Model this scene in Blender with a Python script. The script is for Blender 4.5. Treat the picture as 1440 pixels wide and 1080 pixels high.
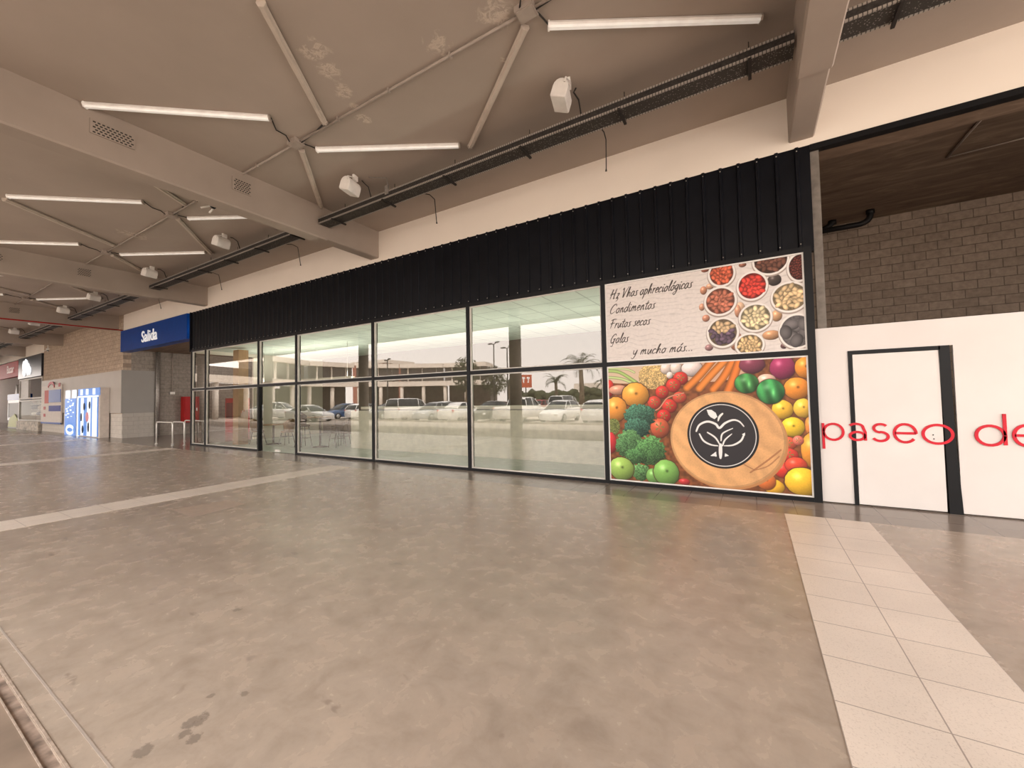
import bpy, bmesh, math, random
import numpy as np
from mathutils import Matrix, Vector
random.seed(7)
S = bpy.context.scene
C = S.collection
for o in list(bpy.data.objects): bpy.data.objects.remove(o)
PI = math.pi

# ---------------------------------------------------------------- camera
cd = bpy.data.cameras.new('camera'); cam = bpy.data.objects.new('camera', cd); C.objects.link(cam)
cd.sensor_fit = 'HORIZONTAL'; cd.sensor_width = 36; cd.lens = 569.73 / 1440 * 36
cd.clip_start = .05; cd.clip_end = 600
rot = Matrix([[0.8599314, 0.0346381, 0.5092329], [0.5100446, -0.0205913, -0.8599015], [-0.0192996, 0.9991878, -0.0353741]])
cam.matrix_world = Matrix.Translation((0, 0, 1.55)) @ rot.to_4x4()
S.camera = cam
# ---------------------------------------------------------------- sky, exposure
S.view_settings.view_transform = 'Standard'; S.view_settings.look = 'None'
S.view_settings.gamma = 1; S.view_settings.use_curve_mapping = False
S.view_settings.exposure = EXPO = 2.3
w = bpy.data.worlds.new('overcast_sky'); S.world = w; w.use_nodes = True
nt = w.node_tree; nt.nodes.clear()
wo = nt.nodes.new('ShaderNodeOutputWorld'); bg = nt.nodes.new('ShaderNodeBackground')
tc = nt.nodes.new('ShaderNodeTexCoord'); sp = nt.nodes.new('ShaderNodeSeparateXYZ'); cr = nt.nodes.new('ShaderNodeValToRGB')
nt.links.new(tc.outputs['Generated'], sp.inputs[0]); nt.links.new(sp.outputs['Z'], cr.inputs[0]); nt.links.new(cr.outputs[0], bg.inputs[0]); nt.links.new(bg.outputs[0], wo.inputs[0])
cr.color_ramp.elements[0].position = 0.0; cr.color_ramp.elements[0].color = (1.0, .90, .83, 1)
cr.color_ramp.elements[1].position = .6; cr.color_ramp.elements[1].color = (.92, .89, .87, 1)
bg.inputs[1].default_value = 1.0
# soft hazy sun, high behind the canopy
sd = bpy.data.lights.new('hazy_sun', 'SUN'); sd.energy = 1.6; sd.angle = math.radians(25); sd.color = (1, .93, .86)
sun = bpy.data.objects.new('hazy_sun', sd); C.objects.link(sun); sun.rotation_euler = (math.radians(-38), math.radians(20), 0)

# ---------------------------------------------------------------- materials
def mat(name, col, rough=.6, metal=0, noise=None, emit=None, bump=0, spec=.28, alpha=None):
    m = bpy.data.materials.new(name); m.use_nodes = True
    n = m.node_tree.nodes; l = m.node_tree.links; b = n['Principled BSDF']
    b.inputs['Base Color'].default_value = (*col, 1); b.inputs['Roughness'].default_value = rough; b.inputs['Metallic'].default_value = metal
    b.inputs['Specular IOR Level'].default_value = spec
    t = n.new('ShaderNodeTexCoord')
    if noise is None: noise = (6, .08)
    nz = n.new('ShaderNodeTexNoise'); nz.inputs['Scale'].default_value = noise[0]; nz.inputs['Detail'].default_value = 5
    l.new(t.outputs['Object'], nz.inputs['Vector'])
    r = n.new('ShaderNodeValToRGB'); a = noise[1]
    r.color_ramp.elements[0].position = .3; r.color_ramp.elements[0].color = (*[max(0, c * (1 - a)) for c in col], 1)
    r.color_ramp.elements[1].position = .7; r.color_ramp.elements[1].color = (*[min(1, c * (1 + a)) for c in col], 1)
    l.new(nz.outputs['Fac'], r.inputs[0]); l.new(r.outputs[0], b.inputs['Base Color'])
    if emit:
        b.inputs['Emission Color'].default_value = (*emit[0], 1); b.inputs['Emission Strength'].default_value = emit[1]
    if bump:
        bp = n.new('ShaderNodeBump'); bp.inputs['Strength'].default_value = bump; bp.inputs['Distance'].default_value = .01
        l.new(nz.outputs['Fac'], bp.inputs['Height']); l.new(bp.outputs[0], b.inputs['Normal'])
    return m
class G:  # small node-graph helper
    def __init__(s, m): s.m = m; s.n = m.node_tree.nodes; s.l = m.node_tree.links; s.b = s.n['Principled BSDF']
    def node(s, t, **k):
        x = s.n.new(t)
        for a, v in k.items(): setattr(x, a, v)
        return x
    def noise(s, scale, detail=5, rough=.5, vec=None, dist=0):
        x = s.node('ShaderNodeTexNoise'); x.inputs['Scale'].default_value = scale; x.inputs['Detail'].default_value = detail
        x.inputs['Roughness'].default_value = rough; x.inputs['Distortion'].default_value = dist
        if vec is not None: s.l.new(vec, x.inputs['Vector'])
        return x.outputs['Fac']
    def ramp(s, fac, stops):
        x = s.node('ShaderNodeValToRGB'); e = x.color_ramp.elements
        e[0].position, e[0].color = stops[0][0], (*stops[0][1], 1); e[1].position, e[1].color = stops[-1][0], (*stops[-1][1], 1)
        for p, c in stops[1:-1]:
            q = e.new(p); q.color = (*c, 1)
        s.l.new(fac, x.inputs[0]); return x.outputs[0]
    def mix(s, fac, a, b, mode='MIX'):
        x = s.node('ShaderNodeMix', data_type='RGBA', blend_type=mode)
        if isinstance(fac, (int, float)): x.inputs[0].default_value = fac
        else: s.l.new(fac, x.inputs[0])
        for i, v in ((6, a), (7, b)):
            if isinstance(v, tuple): x.inputs[i].default_value = (*v, 1)
            else: s.l.new(v, x.inputs[i])
        return x.outputs[2]
    def math(s, op, a, b=None, c=None):
        x = s.node('ShaderNodeMath', operation=op)
        for i, v in enumerate((a, b, c)):
            if v is None: continue
            if isinstance(v, (int, float)): x.inputs[i].default_value = v
            else: s.l.new(v, x.inputs[i])
        return x.outputs[0]
    def coord(s, scale=(1, 1, 1), rotz=0, rotx=0):
        t = s.node('ShaderNodeTexCoord'); mp = s.node('ShaderNodeMapping'); mp.inputs['Scale'].default_value = scale
        mp.inputs['Rotation'].default_value = (rotx, 0, rotz); s.l.new(t.outputs['Object'], mp.inputs[0]); return mp.outputs[0]
    def sep(s, v):
        x = s.node('ShaderNodeSeparateXYZ'); s.l.new(v, x.inputs[0]); return x.outputs
    def bump(s, h, st=.2, d=.01):
        x = s.node('ShaderNodeBump'); x.inputs['Strength'].default_value = st; x.inputs['Distance'].default_value = d
        s.l.new(h, x.inputs['Height']); s.l.new(x.outputs[0], s.b.inputs['Normal'])

SPOTS = [(-2.40, .95, .075), (-2.36, .89, .045), (-2.28, .90, .05), (-2.41, .75, .06), (-2.53, 1.07, .03), (-2.39, 1.17, .035), (-3.39, 1.6, .045)]
# polished concrete floor, with its brown repair patch and dark scuffs
m = mat('polished_concrete', (.4, .33, .28), .3); g = G(m); v = g.coord()
n1 = g.noise(.55, 6, .55, v, .6); n2 = g.noise(5, 8, .6, v, .4); n3 = g.noise(40, 4, .6, v)
c1 = g.ramp(n1, [(.3, (.375, .303, .242)), (.5, (.43, .35, .282)), (.72, (.48, .398, .322))])
c2 = g.ramp(n2, [(.3, (.80, .79, .78)), (.5, (1, 1, 1)), (.72, (1.12, 1.11, 1.10))])
c = g.mix(1, c1, c2, 'MULTIPLY')
c = g.mix(g.ramp(n3, [(.35, (.14,)*3), (.5, (0,)*3)]), c, (.32, .26, .21))
# scattered scuffs and blots
bl = g.noise(3.2, 3, .5, g.coord((1, 1.7, 1), .4), .3)
c = g.mix(g.ramp(bl, [(.70, (0,)*3), (.74, (.5,)*3)]), c, (.17, .13, .11))
li = g.noise(2.5, 9, .72, g.coord((1, 2.2, 1), .6), .4)
c = g.mix(g.ramp(li, [(.45, (0,)*3), (.85, (.34,)*3)]), c, (.50, .43, .37))
tq = g.node('ShaderNodeTexCoord'); sf_ = None
for (px, py, rad) in SPOTS:
    d = g.node('ShaderNodeVectorMath', operation='DISTANCE'); g.l.new(tq.outputs['Object'], d.inputs[0]); d.inputs[1].default_value = (px, py, 0)
    f = g.math('SUBTRACT', 1, g.math('DIVIDE', d.outputs['Value'], rad)); sf_ = f if sf_ is None else g.math('MAXIMUM', sf_, f)
sn = g.noise(22, 5, .6, g.coord((1, 1.6, 1), .5)); sf_ = g.math('MULTIPLY', g.math('SUBTRACT', g.math('ADD', sf_, g.math('MULTIPLY', sn, 1.6)), 1.1), 3); sf_ = g.math('MINIMUM', g.math('MAXIMUM', sf_, 0), .6)
c = g.mix(sf_, c, (.17, .14, .115))
g.l.new(c, g.b.inputs['Base Color'])
g.l.new(g.ramp(n2, [(.3, (.24,)*3), (.7, (.29,)*3)]), g.b.inputs['Roughness'])
g.b.inputs['Specular IOR Level'].default_value = .42
g.bump(n1, .04, .01)
M_FLOOR = m

def tile_mat(name, c1_, c2_, cm, size, off=(0, 0), rough=.22, speck=0, mort=.008):
    m = mat(name, c1_, rough); g = G(m); v = g.coord()
    b = g.node('ShaderNodeTexBrick', offset=0, squash=1); mp = g.node('ShaderNodeMapping'); mp.inputs['Location'].default_value = (off[0], off[1], 0)
    g.l.new(v, mp.inputs[0]); g.l.new(mp.outputs[0], b.inputs['Vector'])
    b.inputs['Scale'].default_value = 1; b.inputs['Brick Width'].default_value = size; b.inputs['Row Height'].default_value = size
    b.inputs['Mortar Size'].default_value = mort / 2; b.inputs['Color1'].default_value = (*c1_, 1); b.inputs['Color2'].default_value = (*c2_, 1)
    b.inputs['Mortar'].default_value = (*cm, 1)
    c = b.outputs['Color']
    if speck:
        nz = g.noise(110, 3, .6, v); c = g.mix(g.ramp(nz, [(.56, (0,)*3), (.64, (speck,)*3)]), c, (.30, .22, .16))
    n1 = g.noise(1.2, 5, .5, v); c = g.mix(1, c, g.ramp(n1, [(.3, (.9,)*3), (.7, (1.06,)*3)]), 'MULTIPLY')
    g.l.new(c, g.b.inputs['Base Color']); return m
M_TILE = tile_mat('cream_terrazzo_tile', (.82, .72, .63), (.79, .69, .60), (.40, .33, .28), .42, (-.30, -.09), .36, .22, .007)
M_TILE.node_tree.nodes['Principled BSDF'].inputs['Specular IOR Level'].default_value = .35
M_DTILE = tile_mat('grey_floor_tile', (.26, .215, .18), (.235, .195, .165), (.13, .105, .09), .445, (0, -.0), .2, 0, .008)

def block_mat(name, c1_, c2_, cm, bw=.4, bh=.2, axis='xz', rough=.85, var=.25):
    m = mat(name, c1_, rough); g = G(m)
    t = g.node('ShaderNodeTexCoord'); s = g.node('ShaderNodeSeparateXYZ'); cb = g.node('ShaderNodeCombineXYZ')
    g.l.new(t.outputs['Object'], s.inputs[0]); g.l.new(s.outputs['X' if axis == 'xz' else 'Y'], cb.inputs[0]); g.l.new(s.outputs['Z'], cb.inputs[1])
    b = g.node('ShaderNodeTexBrick', offset=.5); g.l.new(cb.outputs[0], b.inputs['Vector'])
    b.inputs['Scale'].default_value = 1; b.inputs['Brick Width'].default_value = bw; b.inputs['Row Height'].default_value = bh
    b.inputs['Mortar Size'].default_value = .009; b.inputs['Mortar Smooth'].default_value = .2
    b.inputs['Color1'].default_value = (*c1_, 1); b.inputs['Color2'].default_value = (*c2_, 1); b.inputs['Mortar'].default_value = (*cm, 1)
    n1 = g.noise(9, 6, .6, t.outputs['Object']); c = g.mix(1, b.outputs['Color'], g.ramp(n1, [(.3, (1 - var,)*3), (.7, (1 + var * .5,)*3)]), 'MULTIPLY')
    g.l.new(c, g.b.inputs['Base Color'])
    inv = g.math('SUBTRACT', 1, b.outputs['Fac']); g.bump(g.math('ADD', inv, g.math('MULTIPLY', n1, .4)), .5, .01)
    return m
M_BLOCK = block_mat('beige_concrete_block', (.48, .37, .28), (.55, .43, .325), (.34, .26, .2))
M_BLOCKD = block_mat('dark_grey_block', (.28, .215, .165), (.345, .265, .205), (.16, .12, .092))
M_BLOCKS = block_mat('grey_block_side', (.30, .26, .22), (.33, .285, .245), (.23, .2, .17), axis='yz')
M_BLOCKL = block_mat('pale_painted_block', (.60, .54, .47), (.63, .57, .50), (.48, .43, .38), axis='xz', var=.08)
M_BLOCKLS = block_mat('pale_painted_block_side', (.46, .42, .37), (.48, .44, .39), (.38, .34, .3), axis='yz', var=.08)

# painted ceiling with fine cracks and limescale blooms
m = mat('painted_soffit', (.33, .27, .225), .75); g = G(m); v = g.coord()
n1 = g.noise(.5, 6, .6, v); c = g.ramp(n1, [(.3, (.35, .288, .24)), (.7, (.405, .333, .28))])
t = g.node('ShaderNodeTexCoord'); warp = g.noise(2, 4, .6, t.outputs['Object'])
fac = None
for (px, py, rad) in [(-4.56, 2.99, .3), (-4.7, 3.3, .28), (-4.84, 3.62, .22), (-4.95, 3.9, .15), (-5.06, 4.15, .18), (-2.33, 3.8, .35), (-3.2, 3.75, .3), (-13.6, 3.9, .5), (-2.6, 4.4, .12)]:
    d = g.node('ShaderNodeVectorMath', operation='DISTANCE'); g.l.new(t.outputs['Object'], d.inputs[0]); d.inputs[1].default_value = (px, py, 5.94)
    f = g.math('SUBTRACT', 1, g.math('DIVIDE', d.outputs['Value'], rad)); f = g.math('MAXIMUM', f, 0)
    fac = f if fac is None else g.math('MAXIMUM', fac, f)
fn = g.noise(7, 8, .7, v, .8); rid = g.math('SUBTRACT', 1, g.math('MULTIPLY', g.math('ABSOLUTE', g.math('SUBTRACT', fn, .5)), 13))
pn = g.noise(4.5, 5, .6, v, .5); msk = g.math('MINIMUM', g.math('MAXIMUM', g.math('MULTIPLY', g.math('SUBTRACT', g.math('ADD', g.math('MULTIPLY', fac, .55), pn), .72), 7), 0), 1)
sp_ = g.math('MULTIPLY', g.math('MAXIMUM', rid, 0), msk)
c = g.mix(g.math('MULTIPLY', sp_, .8), c, (.62, .52, .43))
g.l.new(c, g.b.inputs['Base Color']); M_CEIL = m
M_BEAM = mat('painted_concrete_beam', (.365, .30, .25), .7, noise=(1.2, .07), bump=.1)
M_WHITE = mat('cream_fascia_paint', (.88, .79, .69), .6, noise=(.7, .03))
M_HOARD = mat('white_hoarding_board', (.75, .70, .665), .45, noise=(1.5, .03), bump=.03)
M_DOORW = mat('white_hoarding_door', (.76, .715, .68), .42, noise=(2, .03), bump=.03)
M_BLACK = mat('black_aluminium', (.008, .008, .009), .4, spec=.2)
M_CLAD = mat('black_corrugated_metal', (.006, .0065, .009), .38, .0, noise=(3, .2), spec=.16)
M_SCREW = mat('zinc_screw', (.6, .56, .5), .35, 1)
M_SILV = mat('pale_glazing_bead', (.62, .58, .53), .4)
M_GALV = mat('galvanised_steel', (.34, .31, .28), .45, .6, noise=(20, .2))
M_POST = mat('galvanised_post', (.20, .175, .15), .6, .2, noise=(10, .2))
M_BATT = mat('white_batten_light', (.94, .90, .86), .4)
M_DIFF = mat('batten_diffuser', (.95, .92, .88), .4, emit=((1, .95, .88), .035))
M_BATTD = mat('shaded_batten_light', (.52, .44, .37), .5)  # same fitting as the white battens, weaker daylight put into the colour
M_COND = mat('grey_conduit', (.36, .30, .255), .5)
M_CABLE = mat('black_cable', (.03, .025, .022), .5)
M_TRAYD = mat('dark_cable_bundle', (.035, .03, .027), .7, noise=(30, .4))
M_SPK = mat('white_plastic_speaker', (.85, .81, .76), .4)
M_RED = mat('red_paint', (.40, .012, .012), .4, spec=.2)
M_REDT = mat('red_vinyl', (.62, .012, .03), .4)
M_BLUE = mat('blue_sign_face', (.003, .05, .27), .35, spec=.15)
M_WTXT = mat('white_lettering', (.9, .9, .9), .4)
M_LTXT = mat('emissive_white_lettering', (.9, .9, .9), .4, emit=((1, 1, 1), .07))  # slight emission added to brighten the letters
M_GREYP = mat('grey_wall_panel', (.50, .45, .40), .45, noise=(1, .04))
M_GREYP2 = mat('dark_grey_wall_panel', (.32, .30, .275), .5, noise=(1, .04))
M_STEEL = mat('polished_steel_rail', (.80, .77, .72), .3, .35)
M_COL = mat('white_concrete_column', (.42, .37, .32), .6)
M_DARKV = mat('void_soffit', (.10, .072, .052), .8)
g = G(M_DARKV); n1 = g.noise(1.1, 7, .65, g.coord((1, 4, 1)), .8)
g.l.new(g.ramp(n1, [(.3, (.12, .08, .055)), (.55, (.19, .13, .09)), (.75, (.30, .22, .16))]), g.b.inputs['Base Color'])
M_INT = mat('shop_back_wall', (.13, .10, .08), .8)
M_IFLOOR = mat('pale_green_shop_floor', (.42, .46, .41), .35)
M_PART = mat('pale_shop_partition', (.85, .77, .66), .6)
M_ICEIL = tile_mat('shop_ceiling_tile', (.70, .74, .66), (.69, .73, .65), (.42, .45, .40), .75, (0, 0), .8, 0, .03)
M_ROAD = mat('car_park_paving', (.50, .43, .37), .8, noise=(.6, .08))
M_PAVE = mat('outer_brown_paving', (.27, .205, .155), .7, noise=(3, .2), bump=.3)

# reflective shop glass
def glass(name, ior=2.0, tint=(.93, .95, .92)):
    m = bpy.data.materials.new(name); m.use_nodes = True; n = m.node_tree.nodes; l = m.node_tree.links; n.clear()
    o = n.new('ShaderNodeOutputMaterial'); mx = n.new('ShaderNodeMixShader'); fr = n.new('ShaderNodeFresnel'); fr.inputs[0].default_value = ior
    tr = n.new('ShaderNodeBsdfTransparent'); tr.inputs[0].default_value = (*tint, 1)
    gl = n.new('ShaderNodeBsdfGlossy'); gl.inputs['Roughness'].default_value = 0.0; gl.inputs[0].default_value = (1, .97, .93, 1)
    l.new(fr.outputs[0], mx.inputs[0]); l.new(tr.outputs[0], mx.inputs[1]); l.new(gl.outputs[0], mx.inputs[2]); l.new(mx.outputs[0], o.inputs[0])
    return m
M_GLASS = glass('shop_glass', 2.3)

# ---------------------------------------------------------------- mesh helpers
class MB:
    def __init__(s): s.v = []; s.f = []; s.mi = []; s.sm = []; s.k = 0
    def add(s, vs, fs, mi=None, smooth=False):
        b = len(s.v); s.v += [tuple(p) for p in vs]
        for f in fs: s.f.append([b + i for i in f]); s.mi.append(s.k if mi is None else mi); s.sm.append(smooth)
        return s
    def box(s, x0, x1, y0, y1, z0, z1, mi=None, M=None):
        vs = [Vector((x, y, z)) for z in (z0, z1) for y in (y0, y1) for x in (x0, x1)]
        if M is not None: vs = [M @ q for q in vs]
        return s.add(vs, [(0, 2, 3, 1), (4, 5, 7, 6), (0, 1, 5, 4), (2, 6, 7, 3), (0, 4, 6, 2), (1, 3, 7, 5)], mi)
    def tube(s, pts, r, n=8, mi=None, cap=True, smooth=True):
        pts = [Vector(q) for q in pts]; rs = r if isinstance(r, (list, tuple)) else [r] * len(pts); vs = []; fs = []
        up = Vector((0, 0, 1)); prev = None
        for i, q in enumerate(pts):
            d = ((pts[min(i + 1, len(pts) - 1)] - q).normalized() + (q - pts[max(i - 1, 0)]).normalized()).normalized()
            a = prev if prev is not None else (up if abs(d.z) < .9 else Vector((1, 0, 0)))
            u = (a - d * a.dot(d)).normalized(); prev = u; w_ = d.cross(u)
            for k in range(n):
                t = 2 * PI * k / n; vs.append(q + (u * math.cos(t) + w_ * math.sin(t)) * rs[i])
        for i in range(len(pts) - 1):
            for k in range(n):
                a = i * n + k; b = i * n + (k + 1) % n; fs.append((a, b, b + n, a + n))
        if cap: fs += [tuple(range(n))[::-1], tuple(range((len(pts) - 1) * n, len(pts) * n))]
        return s.add(vs, fs, mi, smooth)
    def lathe(s, prof, n=24, o=(0, 0, 0), mi=None, smooth=True):
        vs = []; fs = []; o = Vector(o)
        for r, z in prof:
            for k in range(n):
                t = 2 * PI * k / n; vs.append(o + Vector((r * math.cos(t), r * math.sin(t), z)))
        for i in range(len(prof) - 1):
            for k in range(n):
                a = i * n + k; b = i * n + (k + 1) % n; fs.append((a, b, b + n, a + n))
        fs += [tuple(range(n))[::-1], tuple(range((len(prof) - 1) * n, len(prof) * n))]
        return s.add(vs, fs, mi, smooth)
    def prism(s, poly, a0, a1, axis='y', mi=None):  # poly of 2-D points in the other two axes
        def P(p, a): return {'y': (p[0], a, p[1]), 'x': (a, p[0], p[1]), 'z': (p[0], p[1], a)}[axis]
        n = len(poly); vs = [P(q, a0) for q in poly] + [P(q, a1) for q in poly]
        fs = [tuple(range(n)), tuple(range(n, 2 * n))[::-1]] + [(i, i + n, (i + 1) % n + n, (i + 1) % n) for i in range(n)]
        return s.add(vs, fs, mi)
    def sphere(s, c, r, n=10, m_=7, mi=None):
        rx, ry, rz = r if isinstance(r, (tuple, list)) else (r, r, r); vs = []; fs = []
        for j in range(m_ + 1):
            ph = PI * j / m_
            for k in range(n):
                t = 2 * PI * k / n; vs.append((c[0] + rx * math.sin(ph) * math.cos(t), c[1] + ry * math.sin(ph) * math.sin(t), c[2] + rz * math.cos(ph)))
        for j in range(m_):
            for k in range(n):
                a = j * n + k; b = j * n + (k + 1) % n; fs.append((a, a + n, b + n, b))
        return s.add(vs, fs, mi, True)
    def build(s, name, mats, parent=None, loc=None, fix=True):
        me = bpy.data.meshes.new(name); me.from_pydata(s.v, [], s.f)
        for m_ in (mats if isinstance(mats, (list, tuple)) else [mats]): me.materials.append(m_)
        me.polygons.foreach_set('material_index', s.mi); me.polygons.foreach_set('use_smooth', s.sm)
        if fix:
            bm = bmesh.new(); bm.from_mesh(me); bmesh.ops.recalc_face_normals(bm, faces=bm.faces); bm.to_mesh(me); bm.free()
        me.update(); o = bpy.data.objects.new(name, me); C.objects.link(o)
        if parent: o.parent = parent
        if loc is not None: o.location = loc
        return o
def tag(o, label=None, cat=None, group=None, kind=None):
    if label: o['label'] = label
    if cat: o['category'] = cat
    if group: o['group'] = group
    if kind: o['kind'] = kind
    return o
def thing(name, label, cat, loc=(0, 0, 0), rz=0, group=None):
    o = bpy.data.objects.new(name, None); C.objects.link(o); o.location = loc; o.rotation_euler = (0, 0, rz); o.empty_display_size = .1
    return tag(o, label, cat, group)
def struct(mb, name, mats, label=None, cat=None, parent=None, group=None):
    o = mb.build(name, mats, parent)
    if parent is None: tag(o, label or name.replace('_', ' '), cat or name.split('_')[0], group, 'structure')
    return o
def sroot(name, label, cat, loc=(0, 0, 0), group=None):
    o = thing(name, label, cat, loc, 0, group); o['kind'] = 'structure'; return o
def copy_tree(o, parent=None):
    c = o.copy(); C.objects.link(c); c.parent = parent
    for ch in list(o.children): copy_tree(ch, c)
    return c

D = 7.2; CZ = 5.94
# ================================================================= GROUND
struct(MB().add([(-75, .55, 0), (9, .55, 0), (9, 6.31, 0), (-75, 6.31, 0), (-75, .55, -.3), (9, .55, -.3), (9, 6.31, -.3), (-75, 6.31, -.3)],
    [(0, 1, 2, 3), (4, 7, 6, 5), (0, 4, 5, 1), (1, 5, 6, 2), (2, 6, 7, 3), (3, 7, 4, 0)]), 'floor', M_FLOOR, 'polished grey beige concrete floor of the covered walkway', 'floor')
struct(MB().box(-75, 9, 6.31, D + .02, -.3, 0), 'floor_tile_band', M_DTILE, 'dark grey tile band running along the foot of the shopfront', 'floor')
STR = [(.30, 1.14), (-8.9, -8.2), (-18.2, -17.45), (-27.4, -26.7), (-36.6, -35.9)]
wh = ['beside the white hoarding', 'ending under the big shop windows', 'ending at the steel hoop rails', 'passing in front of the lit vending cabinet', 'furthest away by the red sign']
for (a, b), t_ in zip(STR, wh):
    struct(MB().box(a, b, .67, 6.305, -.05, .003), 'floor_stripe', M_TILE, 'cream tile stripe across the floor ' + t_, 'floor stripe')
pm = mat('brown_patch', (.45, .355, .285), .35, noise=(12, .15))
struct(MB().add([(-7.45, 2.62, .002), (-6.66, 2.58, .002), (-6.78, 3.31, .002), (-7.32, 3.32, .002)], [(0, 1, 2, 3)]), 'floor_patch', pm, 'slightly browner repair patch in the concrete floor', 'floor patch')
struct(MB().box(-75, 9, .645, .655, -.05, .002), 'trim_1', mat('pale_joint', (.42, .36, .31), .6), 'thin pale joint line near the outer floor edge', 'floor joint')
struct(MB().box(-75, 9, .50, .56, -.3, -.012, 0).box(-75, 9, .552, .562, -.02, .004, 1).box(-75, 9, .497, .503, -.02, .003, 1), 'trim_2', [mat('dirty_channel', (.34, .26, .21), .9, noise=(14, .45)), mat('drain_lip', (.40, .32, .26), .7, noise=(20, .3))], 'dirty narrow drainage groove in the floor at lower left', 'drain')
struct(MB().box(-75, 9, -3.2, .5, -.3, -.002), 'floor_outer', M_PAVE, 'brown outer paving beyond the drainage groove', 'paving')
struct(MB().box(-140, 90, -140, -3.2, -.5, -.14), 'ground', M_ROAD, 'pale grey car park ground seen mirrored in the glass', 'ground')
struct(MB().box(-75, 9, -3.35, -3.2, -.3, 0).box(-75, 20, -9.2, -9.0, -.2, -.02), 'trim_3', M_COL, 'pale kerb at the car park edge', 'kerb')

# ================================================================= CEILING, BEAMS, COLUMNS
struct(MB().box(-75, 9, -3.1, D + .3, CZ, CZ + .3), 'ceiling', M_CEIL, 'brown grey painted flat canopy ceiling with fine cracks', 'ceiling')
struct(MB().box(-75, 9, -3.3, -3.1, 5.2, 6.8), 'trim_4', M_WHITE, 'canopy edge fascia facing the car park', 'fascia')
BX = [.6, -8.5, -17.78, -26.9, -36.1, -45.3, -54.5]
bl_ = ['nearest ceiling beam at the right above the black cladding corner', 'second ceiling beam from the right with perforated vents in its side', 'third ceiling beam ending above the blue exit sign',
       'fourth ceiling beam ending over the corner of the beige block wall', 'fifth ceiling beam ending over the block wall', 'sixth ceiling beam near the dark shop sign', 'furthest ceiling beam above the red sign']
for i, x in enumerate(BX):
    b = MB()
    # main run with a small bottom chamfer; narrower seat at the wall
    b.prism([(x - .03, CZ + .02), (x - .03, 5.25), (x - .01, 5.22), (x + .3, 5.22), (x + .32, 5.25), (x + .32, CZ + .02)], -3.1, 5.72, 'y')
    b.prism([(x - .01, CZ + .02), (x - .01, 5.27), (x + .01, 5.25), (x + .28, 5.25), (x + .3, 5.27), (x + .3, CZ + .02)], 5.72, D, 'y')
    struct(b, 'ceiling_beam', M_BEAM, bl_[i], 'beam')
for i, x in enumerate(BX[:5]):
    b = MB().lathe([(.25, -.002), (.25, 5.225)], 28, (x + .15, 0, 0))
    struct(b, 'column', M_COL, 'round concrete column under the ' + ['first', 'second', 'third', 'fourth', 'fifth'][i] + ' beam, seen only as a reflection', 'column')

# ================================================================= FACADE
struct(MB().box(-25.99, 9, D, D + .3, 5.15, CZ).box(-75, -40.11, D, D + .3, 5.15, CZ), 'wall_fascia', M_WHITE, 'cream painted wall band between black cladding and ceiling', 'wall')
# corrugated cladding
b = MB(); x = -18.78; prof = []
while x < .70:
    prof += [(x, D), (x + .18, D), (x + .195, D - .03), (x + .225, D - .03), (x + .24, D)]; x += .25
prof = [p_ for p_ in prof if p_[0] <= .84]; prof.append((.84, D))
n = len(prof); vs = [(a, c_, 3.64) for a, c_ in prof] + [(a, c_, 5.15) for a, c_ in prof]
b.add(vs, [(i, i + 1, i + n + 1, i + n) for i in range(n - 1)], 0)
x = -18.78
while x < .70:
    for z in (3.71, 5.09): b.lathe([(.009, 0), (.009, .006), (.004, .011)], 8, (0, 0, 0), 1); vv = b.v[-24:]; b.v[-24:] = [(x + .21 + p_[0], D - .031 - p_[2], z + p_[1]) for p_ in vv]
    x += .25
b.box(-18.82, -18.78, D - .06, D + .1, 3.6, 5.15, 0)
struct(b, 'wall_cladding', [M_CLAD, M_SCREW], 'black corrugated metal cladding above the shop windows', 'wall')
struct(MB().box(-18.82, .84, D + .02, D + .1, 3.6, 5.15), 'wall_backing', M_CLAD, 'backing wall behind the black cladding', 'wall')

PX = [-18.66, -17.52, -13.87, -11.77, -8.40, -5.34, -2.28, .74]
def ring(b, x0, x1, z0, z1, t_, y0, y1, mi=0):
    b.box(x0, x1, y0, y1, z0, z0 + t_, mi); b.box(x0, x1, y0, y1, z1 - t_, z1, mi); b.box(x0, x0 + t_, y0, y1, z0 + t_, z1 - t_, mi); b.box(x1 - t_, x1, y0, y1, z0 + t_, z1 - t_, mi)
wn = ['narrow leftmost shop window by the steel rails', 'shop window left of the glass door', '', 'first frosted-looking shop window right of the glass door', 'middle shop window reflecting a curved building', 'widest-looking shop window beside the printed panels reflecting palms']
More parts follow.
